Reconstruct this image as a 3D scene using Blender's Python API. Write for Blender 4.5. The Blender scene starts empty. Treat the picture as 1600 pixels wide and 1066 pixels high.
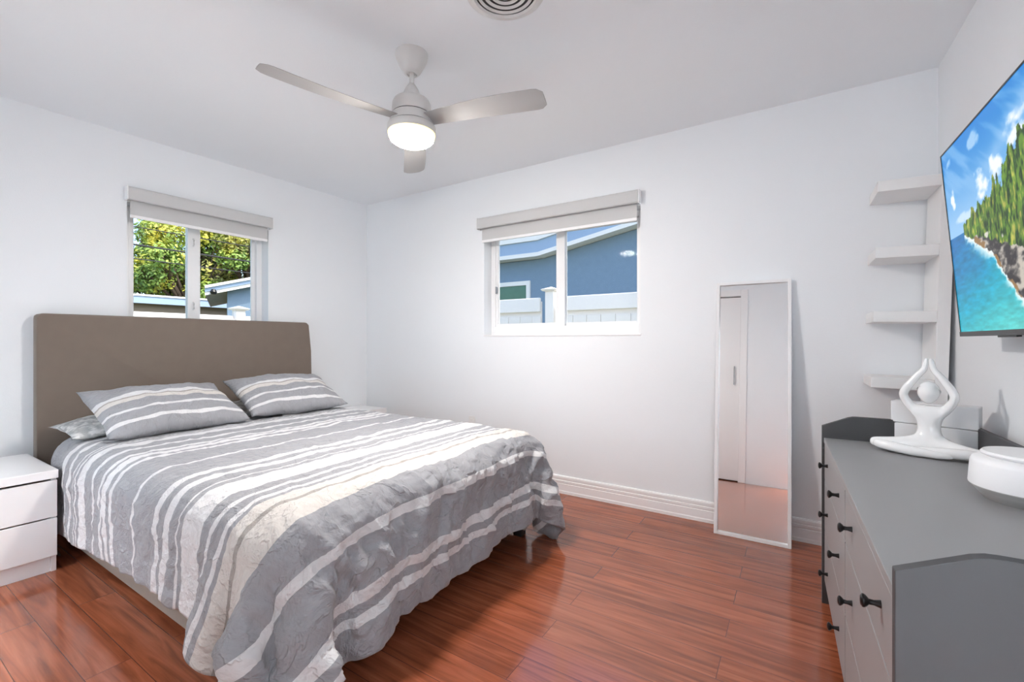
import bpy, bmesh, math, random
import numpy as np
from mathutils import Vector, Matrix, noise as mnoise

random.seed(7)
rng = np.random.default_rng(7)
SC = bpy.context.scene
COL = SC.collection
R = math.radians

# ------------------------------------------------------------------ camera
CAM_H = 1.243
YAW = math.degrees(math.atan(444 / 700))
cam = bpy.data.cameras.new('camera')
cam.sensor_width = 36.0
cam.lens = 36.0 * 700 / 1600
cam.clip_start = 0.02
cam_o = bpy.data.objects.new('camera', cam)
cam_o.location = (0, 0, CAM_H)
cam_o.rotation_euler = (R(90), 0, R(YAW))
COL.objects.link(cam_o)
SC.camera = cam_o

# ------------------------------------------------------------------ world, sun, exposure
SC.view_settings.view_transform = 'Standard'
SC.view_settings.look = 'None'
SC.view_settings.exposure = 0.08
SC.view_settings.gamma = 1.0
SC.view_settings.use_curve_mapping = False
SC.cycles.max_bounces = 16
SC.cycles.diffuse_bounces = 10
SC.cycles.glossy_bounces = 6
SC.cycles.transparent_max_bounces = 16
SC.cycles.caustics_reflective = False
SC.cycles.caustics_refractive = False
SC.cycles.sample_clamp_indirect = 6.0
SC.cycles.use_denoising = True

SUN_EL, SUN_AZ = R(54), R(76)
W = bpy.data.worlds.new('sky')
SC.world = W
W.use_nodes = True
wn = W.node_tree.nodes
sky = wn.new('ShaderNodeTexSky')
sky.sky_type = 'NISHITA'
sky.sun_disc = False
sky.sun_elevation = SUN_EL
sky.sun_rotation = SUN_AZ
sky.air_density = 1.0
sky.dust_density = 2.5
sky.ozone_density = 1.2
wn['Background'].inputs['Strength'].default_value = 0.46
W.node_tree.links.new(sky.outputs[0], wn['Background'].inputs['Color'])

sun = bpy.data.lights.new('sun', 'SUN')
sun.energy = 3.2
sun.angle = R(0.6)
sun.color = (1.0, 0.95, 0.86)
sun_o = bpy.data.objects.new('sun', sun)
sdir = Vector((math.cos(SUN_EL) * 0.97, math.cos(SUN_EL) * 0.24, math.sin(SUN_EL)))
sun_o.rotation_euler = sdir.to_track_quat('Z', 'Y').to_euler()
sun_o.location = (3, -6, 9)
COL.objects.link(sun_o)

FAN_POS = (-1.695, 1.695)
FAN_LIGHT = 760.0        # radiance of the fan's lit bowl
HALL_FILL = 400.0       # radiance of the added hall fill lamps

# ------------------------------------------------------------------ geometry measured for the room
CEIL = 2.74
YB = 3.316                                    # back (window) wall
XA = -4.002                                   # left wall at the back corner
AA = math.atan2(0.039, 0.999)                 # left wall leans off square by a little
dA = Vector((math.sin(AA), math.cos(AA), 0)); nA = Vector((math.cos(AA), -math.sin(AA), 0))
XC = 0.656                                    # right wall at the back corner
AC = math.atan2(0.025, 1.0)
dC = Vector((-math.sin(AC), math.cos(AC), 0)); nC = Vector((-math.cos(AC), -math.sin(AC), 0))
YD = -0.15                                    # wall behind the camera


def wallA_x(y): return XA + (y - YB) * dA.x / dA.y
def wallC_x(y): return XC + (y - YB) * dC.x / dC.y


# ------------------------------------------------------------------ material helpers
def lin(c):
    out = []
    for v in c[:3]:
        v = v / 255.0
        out.append(v / 12.92 if v <= 0.04045 else ((v + 0.055) / 1.055) ** 2.4)
    return (*out, 1.0)


def new_mat(name):
    m = bpy.data.materials.new(name)
    m.use_nodes = True
    nt = m.node_tree
    return m, nt, nt.nodes['Principled BSDF']


def mat(name, col, rough=0.5, metal=0.0, noise=0.0, nscale=30.0, bump=0.0, bscale=120.0, spec=0.5, coat=0.0, sheen=0.0, stretch=None):
    m, nt, b = new_mat(name)
    c = lin(col)
    b.inputs['Base Color'].default_value = c
    b.inputs['Roughness'].default_value = rough
    b.inputs['Metallic'].default_value = metal
    b.inputs['Specular IOR Level'].default_value = spec
    if coat:
        b.inputs['Coat Weight'].default_value = coat
        b.inputs['Coat Roughness'].default_value = 0.08
    if sheen:
        b.inputs['Sheen Weight'].default_value = sheen
    tc = nt.nodes.new('ShaderNodeTexCoord')
    src = tc.outputs['Object']
    if stretch:
        mp = nt.nodes.new('ShaderNodeMapping')
        mp.inputs['Scale'].default_value = stretch
        nt.links.new(src, mp.inputs['Vector'])
        src = mp.outputs['Vector']
    n = nt.nodes.new('ShaderNodeTexNoise')
    n.inputs['Scale'].default_value = nscale
    n.inputs['Detail'].default_value = 4
    nt.links.new(src, n.inputs['Vector'])
    mx = nt.nodes.new('ShaderNodeMix'); mx.data_type = 'RGBA'
    k = 1.0 - noise
    mx.inputs['A'].default_value = (c[0] * k, c[1] * k, c[2] * k, 1)
    k = 1.0 + noise
    mx.inputs['B'].default_value = (min(1, c[0] * k), min(1, c[1] * k), min(1, c[2] * k), 1)
    nt.links.new(n.outputs['Fac'], mx.inputs['Factor'])
    nt.links.new(mx.outputs['Result'], b.inputs['Base Color'])
    if bump:
        n2 = nt.nodes.new('ShaderNodeTexNoise')
        n2.inputs['Scale'].default_value = bscale
        n2.inputs['Detail'].default_value = 5
        nt.links.new(src, n2.inputs['Vector'])
        bp = nt.nodes.new('ShaderNodeBump')
        bp.inputs['Strength'].default_value = bump
        bp.inputs['Distance'].default_value = 0.01
        nt.links.new(n2.outputs['Fac'], bp.inputs['Height'])
        nt.links.new(bp.outputs['Normal'], b.inputs['Normal'])
    return m


M = {}
M['wall'] = mat('wall_paint', (233, 236, 239), 0.75, noise=0.01, nscale=2.0, bump=0.05, bscale=160, spec=0.3)
M['ceiling'] = mat('ceiling_paint', (236, 239, 242), 0.85, noise=0.01, nscale=2.0, bump=0.06, bscale=140, spec=0.2)
M['trim'] = mat('trim_paint', (236, 236, 237), 0.35, noise=0.01)
M['white_vinyl'] = mat('white_vinyl', (236, 237, 238), 0.35, noise=0.01)
M['white_lacquer'] = mat('white_lacquer', (234, 234, 235), 0.3, noise=0.01)
M['white_gloss'] = mat('white_gloss_ceramic', (240, 240, 240), 0.12, noise=0.005, coat=0.4)
M['white_plastic'] = mat('white_plastic', (240, 240, 241), 0.4, noise=0.005)
M['shelf_white'] = mat('shelf_foil', (234, 234, 234), 0.45, noise=0.01)
M['fan_white'] = mat('fan_white', (214, 213, 211), 0.4, noise=0.01)
M['fan_blade'] = mat('fan_blade_shade', (168, 168, 168), 0.9, noise=0.01)  # grey stands in for shade under the white blades
M['dark_gap'] = mat('dark_gap', (52, 52, 52), 0.6)
M['blind'] = mat('blind_fabric', (200, 200, 200), 0.8, noise=0.02, nscale=200, bump=0.06, bscale=400)
M['taupe'] = mat('taupe_velour', (121, 109, 99), 0.9, noise=0.06, nscale=14, bump=0.12, bscale=600, spec=0.15, sheen=0.25)
M['taupe_light'] = mat('taupe_linen', (150, 139, 128), 0.9, noise=0.06, nscale=14, bump=0.12, bscale=600, spec=0.15, sheen=0.2)
M['black_plastic'] = mat('black_plastic', (22, 22, 23), 0.35)
M['black_metal'] = mat('black_metal', (32, 32, 33), 0.32, metal=0.5)
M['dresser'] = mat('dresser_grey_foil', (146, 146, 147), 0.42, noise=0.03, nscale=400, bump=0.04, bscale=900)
M['dresser_shaded'] = mat('dresser_shaded_grey', (66, 66, 68), 0.55, noise=0.04, nscale=400, bump=0.05, bscale=900)  # darker grey puts the shade on the panels into their colour
M['dresser_edge'] = mat('dresser_edge_grey', (150, 150, 151), 0.45)
M['sheet'] = mat('grey_sheet', (132, 133, 136), 0.9, noise=0.04, nscale=20, bump=0.3, bscale=14, spec=0.2)
M['bezel'] = mat('bezel_grey', (58, 56, 56), 0.35, metal=0.6)
M['mirror'] = mat('mirror_silver', (250, 251, 252), 0.0, metal=1.0)
M['chrome'] = mat('brushed_metal', (170, 170, 172), 0.25, metal=1.0)
M['box'] = mat('white_card', (224, 224, 225), 0.55, noise=0.01)
M['grey_wood'] = mat('grey_wood_base', (178, 176, 174), 0.5, noise=0.22, nscale=9, bump=0.1, bscale=60, stretch=(1, 1, 9))
M['socket'] = mat('outlet_plastic', (232, 232, 232), 0.4)
M['blue_stucco'] = mat('blue_stucco', (132, 152, 172), 0.85, noise=0.07, nscale=9, bump=0.5, bscale=60, spec=0.2)
M['blue_fascia'] = mat('pale_blue_fascia', (160, 180, 206), 0.5, noise=0.03)
M['tan_stucco'] = mat('tan_stucco', (158, 142, 124), 0.9, noise=0.06, nscale=6, bump=0.4, bscale=60)
M['white_ext'] = mat('exterior_white_paint', (244, 238, 232), 0.5, noise=0.02)
M['roofing'] = mat('pale_roofing', (176, 168, 162), 0.9, noise=0.2, nscale=5, bump=0.4, bscale=20)
M['bark'] = mat('bark', (98, 84, 72), 0.9, noise=0.35, nscale=12, bump=0.8, bscale=30)
M['cable'] = mat('cable_rubber', (34, 36, 38), 0.6)
M['hall_bounce'] = mat('pale_hall_bounce', (214, 212, 208), 0.5, noise=0.03, nscale=3)  # pale floor of the added hall, there to bounce the fill light
M['ground'] = mat('ground_grass', (112, 116, 84), 0.95, noise=0.3, nscale=3, bump=0.6, bscale=30)
M['dark_glass'] = mat('green_window_glass', (52, 104, 82), 0.08, noise=0.25, nscale=7, spec=0.7)


def glass_mat():
    m, nt, b = new_mat('window_glass')
    nt.nodes.remove(b)
    out = nt.nodes['Material Output']
    tr = nt.nodes.new('ShaderNodeBsdfTransparent')
    tr.inputs['Color'].default_value = (0.97, 0.985, 0.98, 1)
    gl = nt.nodes.new('ShaderNodeBsdfGlossy')
    gl.inputs['Roughness'].default_value = 0.0
    fr = nt.nodes.new('ShaderNodeFresnel'); fr.inputs['IOR'].default_value = 1.07
    mx = nt.nodes.new('ShaderNodeMixShader')
    nt.links.new(fr.outputs[0], mx.inputs[0])
    nt.links.new(tr.outputs[0], mx.inputs[1])
    nt.links.new(gl.outputs[0], mx.inputs[2])
    nt.links.new(mx.outputs[0], out.inputs['Surface'])
    return m


M['glass'] = glass_mat()


def emit_mat(name, col, strength):
    m, nt, b = new_mat(name)
    b.inputs['Base Color'].default_value = (0.9, 0.9, 0.88, 1)
    b.inputs['Emission Color'].default_value = (*col, 1)
    b.inputs['Emission Strength'].default_value = strength
    return m


def bowl_mat():
    # opal bowl: the lamp behind makes the lower dome white-hot, the rim glows a weaker yellow
    m, nt, b = new_mat('lit_opal_glass')
    b.inputs['Base Color'].default_value = (0.9, 0.88, 0.8, 1)
    tc = nt.nodes.new('ShaderNodeTexCoord')
    sp = nt.nodes.new('ShaderNodeSeparateXYZ')
    nt.links.new(tc.outputs['Generated'], sp.inputs[0])
    r = nt.nodes.new('ShaderNodeValToRGB')
    e = r.color_ramp.elements
    e[0].position = 0.06; e[0].color = (0.17, 0.159, 0.149, 1)
    e[1].position = 1.0; e[1].color = (0.0018, 0.00142, 0.00048, 1)
    for p_, c_ in ((0.20, (0.40, 0.375, 0.35, 1)), (0.34, (1.0, 0.935, 0.88, 1)), (0.48, (0.65, 0.60, 0.55, 1)), (0.55, (0.010, 0.009, 0.006, 1)), (0.68, (0.0027, 0.00216, 0.00080, 1))):
        x = r.color_ramp.elements.new(p_); x.color = c_
    nt.links.new(sp.outputs['Z'], r.inputs[0])
    nt.links.new(r.outputs[0], b.inputs['Emission Color'])
    b.inputs['Emission Strength'].default_value = FAN_LIGHT
    return m


def floor_mat():
    m, nt, b = new_mat('red_brown_plank_floor')
    L = nt.links.new
    N = nt.nodes.new
    tc = N('ShaderNodeTexCoord')
    mp = N('ShaderNodeMapping')
    mp.inputs['Location'].default_value = (0.90 + 13.0, -0.1305 + 1.385, 0)
    L(tc.outputs['Object'], mp.inputs['Vector'])
    br = N('ShaderNodeTexBrick')
    br.offset = 0.5; br.offset_frequency = 2; br.squash = 1.0
    br.inputs['Color1'].default_value = (0, 0, 0, 1)
    br.inputs['Color2'].default_value = (1, 1, 1, 1)
    br.inputs['Mortar'].default_value = (0.5, 0.5, 0.5, 1)
    br.inputs['Scale'].default_value = 1.0
    br.inputs['Mortar Size'].default_value = 0.0014
    br.inputs['Mortar Smooth'].default_value = 0.1
    br.inputs['Bias'].default_value = 0.0
    br.inputs['Brick Width'].default_value = 1.30
    br.inputs['Row Height'].default_value = 0.1385
    L(mp.outputs[0], br.inputs['Vector'])
    # per plank shift of the grain
    sc = N('ShaderNodeVectorMath'); sc.operation = 'MULTIPLY'
    sc.inputs[1].default_value = (37.0, 11.0, 5.0)
    L(br.outputs['Color'], sc.inputs[0])
    ad = N('ShaderNodeVectorMath'); ad.operation = 'ADD'
    L(tc.outputs['Object'], ad.inputs[0]); L(sc.outputs[0], ad.inputs[1])
    g1m = N('ShaderNodeMapping'); g1m.inputs['Scale'].default_value = (1.1, 16.0, 1.0)
    L(ad.outputs[0], g1m.inputs['Vector'])
    g1 = N('ShaderNodeTexNoise'); g1.inputs['Scale'].default_value = 1.7; g1.inputs['Detail'].default_value = 6
    g1.inputs['Distortion'].default_value = 1.1
    L(g1m.outputs[0], g1.inputs['Vector'])
    g2m = N('ShaderNodeMapping'); g2m.inputs['Scale'].default_value = (2.5, 90.0, 1.0)
    L(ad.outputs[0], g2m.inputs['Vector'])
    g2 = N('ShaderNodeTexNoise'); g2.inputs['Scale'].default_value = 2.0; g2.inputs['Detail'].default_value = 4
    L(g2m.outputs[0], g2.inputs['Vector'])
    r1 = N('ShaderNodeValToRGB')
    e = r1.color_ramp.elements
    e[0].position = 0.25; e[0].color = lin((112, 60, 40))
    e[1].position = 0.80; e[1].color = lin((180, 108, 76))
    x = e.new(0.52); x.color = lin((152, 84, 57))
    L(g1.outputs['Fac'], r1.inputs[0])
    mx = N('ShaderNodeMix'); mx.data_type = 'RGBA'; mx.blend_type = 'MULTIPLY'
    r2 = N('ShaderNodeValToRGB')
    e = r2.color_ramp.elements
    e[0].position = 0.3; e[0].color = (0.74, 0.72, 0.70, 1)
    e[1].position = 0.7; e[1].color = (1.0, 1.0, 1.0, 1)
    L(g2.outputs['Fac'], r2.inputs[0])
    mx.inputs['Factor'].default_value = 0.45
    L(r1.outputs[0], mx.inputs['A']); L(r2.outputs[0], mx.inputs['B'])
    # per plank tone
    tn = N('ShaderNodeMapRange'); tn.inputs['To Min'].default_value = 0.84; tn.inputs['To Max'].default_value = 1.14
    L(br.outputs['Color'], tn.inputs['Value'])
    mt = N('ShaderNodeVectorMath'); mt.operation = 'SCALE'
    L(mx.outputs['Result'], mt.inputs[0]); L(tn.outputs[0], mt.inputs['Scale'])
    mm = N('ShaderNodeMix'); mm.data_type = 'RGBA'
    mm.inputs['B'].default_value = lin((88, 48, 36))
    L(br.outputs['Fac'], mm.inputs['Factor']); L(mt.outputs[0], mm.inputs['A'])
    L(mm.outputs['Result'], b.inputs['Base Color'])
    rr = N('ShaderNodeMapRange'); rr.inputs['To Min'].default_value = 0.10; rr.inputs['To Max'].default_value = 0.18
    L(g1.outputs['Fac'], rr.inputs['Value']); L(rr.outputs[0], b.inputs['Roughness'])
    b.inputs['Specular IOR Level'].default_value = 0.75
    bp = N('ShaderNodeBump'); bp.inputs['Strength'].default_value = 0.35; bp.inputs['Distance'].default_value = 0.002
    iv = N('ShaderNodeMath'); iv.operation = 'SUBTRACT'; iv.inputs[0].default_value = 1.0
    L(br.outputs['Fac'], iv.inputs[1]); L(iv.outputs[0], bp.inputs['Height'])
    L(bp.outputs[0], b.inputs['Normal'])
    return m


M['floor'] = floor_mat()

# stripe tables: (start, end, tone) along the cloth; tone w=white c=cream d=dark line
GREY = (152, 153, 157)
WHITE = (215, 215, 216)
CREAM = (207, 203, 198)
TAUPE = (160, 155, 150)


def stripe_mat(name, table, lo, hi, axis='X', crumple=1.0):
    m, nt, b = new_mat(name)
    L = nt.links.new; N = nt.nodes.new
    uv = N('ShaderNodeUVMap'); uv.uv_map = 'cloth'
    wob = N('ShaderNodeTexNoise'); wob.inputs['Scale'].default_value = 5.0; wob.inputs['Detail'].default_value = 2
    L(uv.outputs[0], wob.inputs['Vector'])
    sp = N('ShaderNodeSeparateXYZ'); L(uv.outputs[0], sp.inputs[0])
    ws = N('ShaderNodeMath'); ws.operation = 'MULTIPLY_ADD'; ws.inputs[1].default_value = 0.012; ws.inputs[2].default_value = -0.006
    L(wob.outputs['Fac'], ws.inputs[0])
    sm = N('ShaderNodeMath'); sm.operation = 'ADD'
    L(sp.outputs[axis], sm.inputs[0]); L(ws.outputs[0], sm.inputs[1])
    mr = N('ShaderNodeMapRange')
    mr.inputs['From Min'].default_value = lo; mr.inputs['From Max'].default_value = hi
    L(sm.outputs[0], mr.inputs['Value'])
    tones = {'w': WHITE, 'c': CREAM, 'd': TAUPE, 'g': GREY}
    # a colour ramp holds 32 stops: split the table over two ramps
    stops = [(0.0, 'g')]
    for a, e_, t in table:
        stops.append(((a - lo) / (hi - lo), t))
        stops.append(((e_ - lo) / (hi - lo), 'g'))
    ded = []
    for p, t in stops:
        if ded and abs(ded[-1][0] - p) < 1e-6:
            ded[-1] = (p, t)
        else:
            ded.append((p, t))

    def ramp(st):
        r = N('ShaderNodeValToRGB'); r.color_ramp.interpolation = 'CONSTANT'
        e = r.color_ramp.elements
        while len(e) > 1: e.remove(e[-1])
        e[0].position = 0.0; e[0].color = lin(tones[st[0][1]])
        for p, t in st[1:]:
            x = e.new(p); x.color = lin(tones[t])
        L(mr.outputs[0], r.inputs[0])
        return r
    if len(ded) <= 30:
        colr = ramp(ded).outputs[0]
    else:
        h = 28
        ra = ramp(ded[:h]); rb = ramp(ded[h - 1:])
        gt = N('ShaderNodeMath'); gt.operation = 'GREATER_THAN'; gt.inputs[1].default_value = ded[h][0] - 1e-5
        L(mr.outputs[0], gt.inputs[0])
        mx = N('ShaderNodeMix'); mx.data_type = 'RGBA'
        L(gt.outputs[0], mx.inputs['Factor']); L(ra.outputs[0], mx.inputs['A']); L(rb.outputs[0], mx.inputs['B'])
        colr = mx.outputs['Result']
    # woven mottling
    n = N('ShaderNodeTexNoise'); n.inputs['Scale'].default_value = 26; n.inputs['Detail'].default_value = 5
    L(uv.outputs[0], n.inputs['Vector'])
    mv = N('ShaderNodeMapRange'); mv.inputs['To Min'].default_value = 0.93; mv.inputs['To Max'].default_value = 1.06
    L(n.outputs['Fac'], mv.inputs['Value'])
    vs = N('ShaderNodeVectorMath'); vs.operation = 'SCALE'
    L(colr, vs.inputs[0]); L(mv.outputs[0], vs.inputs['Scale'])
    L(vs.outputs[0], b.inputs['Base Color'])
    b.inputs['Roughness'].default_value = 0.85
    b.inputs['Specular IOR Level'].default_value = 0.2
    b.inputs['Sheen Weight'].default_value = 0.15
    # creases
    c1 = N('ShaderNodeTexNoise'); c1.inputs['Scale'].default_value = 9.0; c1.inputs['Detail'].default_value = 4
    c1.inputs['Distortion'].default_value = 0.5; c1.inputs['Roughness'].default_value = 0.55
    L(uv.outputs[0], c1.inputs['Vector'])
    cr = N('ShaderNodeValToRGB'); e = cr.color_ramp.elements      # sharp creases where the noise crosses its middle
    e[0].position = 0.40; e[0].color = (0.5, 0.5, 0.5, 1)
    e[1].position = 0.60; e[1].color = (0.55, 0.55, 0.55, 1)
    x = e.new(0.50); x.color = (1, 1, 1, 1)
    x = e.new(0.47); x.color = (0.55, 0.55, 0.55, 1)
    L(c1.outputs['Fac'], cr.inputs[0])
    c3 = N('ShaderNodeTexNoise'); c3.inputs['Scale'].default_value = 16.0; c3.inputs['Detail'].default_value = 4
    c3.inputs['Distortion'].default_value = 0.3
    L(uv.outputs[0], c3.inputs['Vector'])
    c4 = N('ShaderNodeMath'); c4.operation = 'MULTIPLY_ADD'; c4.inputs[1].default_value = 0.30
    L(cr.outputs[0], c4.inputs[0]); L(c3.outputs['Fac'], c4.inputs[2])
    c1 = c4
    bp = N('ShaderNodeBump'); bp.inputs['Strength'].default_value = 0.85 * crumple; bp.inputs['Distance'].default_value = 0.03
    L(c1.outputs[0], bp.inputs['Height'])
    c2 = N('ShaderNodeTexNoise'); c2.inputs['Scale'].default_value = 260; c2.inputs['Detail'].default_value = 2
    L(uv.outputs[0], c2.inputs['Vector'])
    bq = N('ShaderNodeBump'); bq.inputs['Strength'].default_value = 0.12; bq.inputs['Distance'].default_value = 0.003
    L(c2.outputs['Fac'], bq.inputs['Height']); L(bp.outputs[0], bq.inputs['Normal'])
    L(bq.outputs[0], b.inputs['Normal'])
    return m


DUVET_STRIPES = [
    (-3.390, -3.335, 'w'), (-3.270, -3.240, 'w'), (-3.165, -3.145, 'w'), (-3.128, -3.114, 'w'), (-3.098, -3.010, 'w'),
    (-2.915, -2.885, 'w'), (-2.795, -2.760, 'w'),
    (-2.735, -2.680, 'w'), (-2.650, -2.610, 'w'), (-2.400, -2.375, 'w'),
    (-2.180, -2.140, 'w'), (-2.095, -2.050, 'w'), (-1.985, -1.965, 'w'), (-1.940, -1.800, 'w'),
    (-1.748, -1.726, 'w'), (-1.680, -1.660, 'w'),
    (-1.638, -1.580, 'c'), (-1.580, -1.552, 'd'), (-1.552, -1.460, 'c'),
    (-1.345, -1.310, 'w'), (-1.160, -1.115, 'w'), (-1.080, -1.050, 'w')]
M['duvet'] = stripe_mat('striped_duvet_cotton', DUVET_STRIPES, -3.80, -0.95)
PILLOW_STRIPES = [(0.055, 0.082, 'w'), (0.155, 0.178, 'w'), (0.255, 0.292, 'c'), (0.292, 0.304, 'd'), (0.304, 0.340, 'w')]
M['pillow'] = stripe_mat('striped_pillow_cotton', PILLOW_STRIPES, 0.0, 0.52, axis='Y')


def pattern_pillow():
    m, nt, b = new_mat('pale_patterned_cotton')
    tc = nt.nodes.new('ShaderNodeTexCoord')
    n = nt.nodes.new('ShaderNodeTexNoise'); n.inputs['Scale'].default_value = 28; n.inputs['Detail'].default_value = 5
    nt.links.new(tc.outputs['Object'], n.inputs['Vector'])
    r = nt.nodes.new('ShaderNodeValToRGB')
    e = r.color_ramp.elements
    e[0].position = 0.42; e[0].color = lin((158, 160, 160))
    e[1].position = 0.62; e[1].color = lin((212, 212, 210))
    nt.links.new(n.outputs['Fac'], r.inputs[0])
    nt.links.new(r.outputs[0], b.inputs['Base Color'])
    b.inputs['Roughness'].default_value = 0.9
    return m


M['pale_pattern'] = pattern_pillow()


def leaf_mat(name, dark, mid, light):
    m, nt, b = new_mat(name)
    tc = nt.nodes.new('ShaderNodeTexCoord')
    n = nt.nodes.new('ShaderNodeTexNoise'); n.inputs['Scale'].default_value = 0.9; n.inputs['Detail'].default_value = 6
    nt.links.new(tc.outputs['Object'], n.inputs['Vector'])
    r = nt.nodes.new('ShaderNodeValToRGB')
    e = r.color_ramp.elements
    e[0].position = 0.33; e[0].color = lin(dark)
    e[1].position = 0.66; e[1].color = lin(light)
    x = e.new(0.5); x.color = lin(mid)
    nt.links.new(n.outputs['Fac'], r.inputs[0])
    nt.links.new(r.outputs[0], b.inputs['Base Color'])
    b.inputs['Roughness'].default_value = 0.5
    return m


M['leaf_a'] = leaf_mat('tree_leaves', (76, 116, 54), (140, 168, 76), (226, 212, 84))
M['leaf_b'] = leaf_mat('tree_leaves_olive', (100, 112, 70), (158, 160, 86), (222, 210, 96))


# ------------------------------------------------------------------ object helpers
def obj(name, bm, m, parent=None, smooth=False, kind=None, angle=40):
    me = bpy.data.meshes.new(name)
    if isinstance(bm, bmesh.types.BMesh):
        bmesh.ops.recalc_face_normals(bm, faces=bm.faces)
        bm.to_mesh(me); bm.free()
    else:
        me = bm; me.name = name
    o = bpy.data.objects.new(name, me)
    COL.objects.link(o)
    for q in (m if isinstance(m, (list, tuple)) else [m]):
        me.materials.append(q)
    if smooth:
        for p in me.polygons: p.use_smooth = True
        try:
            me.set_sharp_from_angle(angle=R(angle))
        except Exception:
            pass
    if parent: o.parent = parent
    if kind: o['kind'] = kind
    return o


def struct(name, bm, m, smooth=False):
    return obj(name, bm, m, None, smooth, 'structure')


def thing(name, label, cat, loc=(0, 0, 0), rotz=0.0, group=None, rot=None):
    o = bpy.data.objects.new(name, None)
    COL.objects.link(o)
    o.empty_display_size = 0.1
    o.location = loc
    o.rotation_euler = rot if rot else (0, 0, rotz)
    o['label'] = label; o['category'] = cat
    if group: o['group'] = group
    return o


def tag(o, label, cat, group=None):
    o['label'] = label; o['category'] = cat
    if group: o['group'] = group
    return o


def BM(): return bmesh.new()


def bx(bm, x0, x1, y0, y1, z0, z1, bev=0.0, seg=2, xf=None):
    vs = [bm.verts.new((x, y, z)) for x in (x0, x1) for y in (y0, y1) for z in (z0, z1)]
    idx = [(0, 1, 3, 2), (4, 6, 7, 5), (0, 4, 5, 1), (2, 3, 7, 6), (0, 2, 6, 4), (1, 5, 7, 3)]
    fs = [bm.faces.new([vs[i] for i in f]) for f in idx]
    bmesh.ops.recalc_face_normals(bm, faces=fs)
    geo_v = vs
    if bev > 0:
        es = list({e for f in fs for e in f.edges})
        r = bmesh.ops.bevel(bm, geom=es, offset=bev, segments=seg, affect='EDGES', profile=0.5)
        geo_v = list({v for f in r['faces'] for v in f.verts} | {v for v in vs if v.is_valid})
    if xf is not None:
        for v in geo_v: v.co = xf @ v.co
    return bm


def prism(bm, pts, axis, a, b, bev=0.0):
    """extrude a polygon: pts in the two other axes, along axis from a to b"""
    def mk(p, t):
        if axis == 'x': return (t, p[0], p[1])
        if axis == 'y': return (p[0], t, p[1])
        return (p[0], p[1], t)
    va = [bm.verts.new(mk(p, a)) for p in pts]
    vb = [bm.verts.new(mk(p, b)) for p in pts]
    n = len(pts)
    fs = [bm.faces.new(va), bm.faces.new(vb[::-1])]
    for i in range(n):
        fs.append(bm.faces.new([va[i], va[(i + 1) % n], vb[(i + 1) % n], vb[i]]))
    bmesh.ops.recalc_face_normals(bm, faces=fs)
    if bev > 0:
        bmesh.ops.bevel(bm, geom=list({e for f in fs for e in f.edges}), offset=bev, segments=2, affect='EDGES', profile=0.5)
    return bm


def lathe(bm, prof, n=48, c=(0, 0), sx=1.0, sy=1.0):
    rings = []
    for r, z in prof:
        if r < 1e-6:
            rings.append([bm.verts.new((c[0], c[1], z))])
        else:
            rings.append([bm.verts.new((c[0] + sx * r * math.cos(2 * math.pi * i / n), c[1] + sy * r * math.sin(2 * math.pi * i / n), z)) for i in range(n)])
    for a, b in zip(rings[:-1], rings[1:]):
        if len(a) == 1 and len(b) == 1: continue
        for i in range(n):
            j = (i + 1) % n
            if len(a) == 1: bm.faces.new([a[0], b[j], b[i]])
            elif len(b) == 1: bm.faces.new([a[i], a[j], b[0]])
            else: bm.faces.new([a[i], a[j], b[j], b[i]])
    return bm


def tube(bm, pts, rad, n=8, caps=True):
    pts = [Vector(p) for p in pts]
    rads = rad if isinstance(rad, (list, tuple)) else [rad] * len(pts)
    rings = []
    up = Vector((0, 0, 1))
    for i, p in enumerate(pts):
        d = (pts[min(i + 1, len(pts) - 1)] - pts[max(i - 1, 0)]).normalized()
        u = d.cross(up)
        if u.length < 1e-3: u = d.cross(Vector((1, 0, 0)))
        u.normalize(); w = d.cross(u)
        rings.append([bm.verts.new(p + rads[i] * (math.cos(2 * math.pi * k / n) * u + math.sin(2 * math.pi * k / n) * w)) for k in range(n)])
    for a, b in zip(rings[:-1], rings[1:]):
        for k in range(n):
            bm.faces.new([a[k], a[(k + 1) % n], b[(k + 1) % n], b[k]])
    if caps:
        bm.faces.new(rings[0][::-1]); bm.faces.new(rings[-1])
    return bm


def bake(o):
    """replace an object's modifiers by their result"""
    dg = bpy.context.evaluated_depsgraph_get()
    dg.update()
    me = bpy.data.meshes.new_from_object(o.evaluated_get(dg))
    o.modifiers.clear()
    old = o.data
    o.data = me
    me.name = old.name
    bpy.data.meshes.remove(old)
    for p in me.polygons: p.use_smooth = True
    return o


# ================================================================== ROOM SHELL
def wall_with_hole(name, along0, along1, tf, hole, m, zc=CEIL + 0.1, thick=0.2):
    """tf maps (along, outward, z) to the world"""
    bm = BM()
    a0, a1, z0, z1 = hole
    for (p, q, r_, s_) in ((along0, a0, 0, zc), (a1, along1, 0, zc), (a0, a1, 0, z0), (a0, a1, z1, zc)):
        b2 = BM(); bx(b2, p, q, 0, thick, r_, s_)
        for v in b2.verts: v.co = tf(*v.co)
        me = bpy.data.meshes.new('t'); b2.to_mesh(me); b2.free()
        bm.from_mesh(me); bpy.data.meshes.remove(me)
    bmesh.ops.remove_doubles(bm, verts=bm.verts, dist=1e-5)
    return struct(name, bm, m)


def tfB(a, o, z): return Vector((a, YB + o, z))
def tfA(a, o, z):
    p = Vector((XA, YB, 0)) + dA * ((a - YB) / dA.y) - nA * o
    return Vector((p.x, p.y, z))
def tfC(a, o, z):
    p = Vector((XC, YB, 0)) + dC * ((a - YB) / dC.y) - nC * o
    return Vector((p.x, p.y, z))


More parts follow.
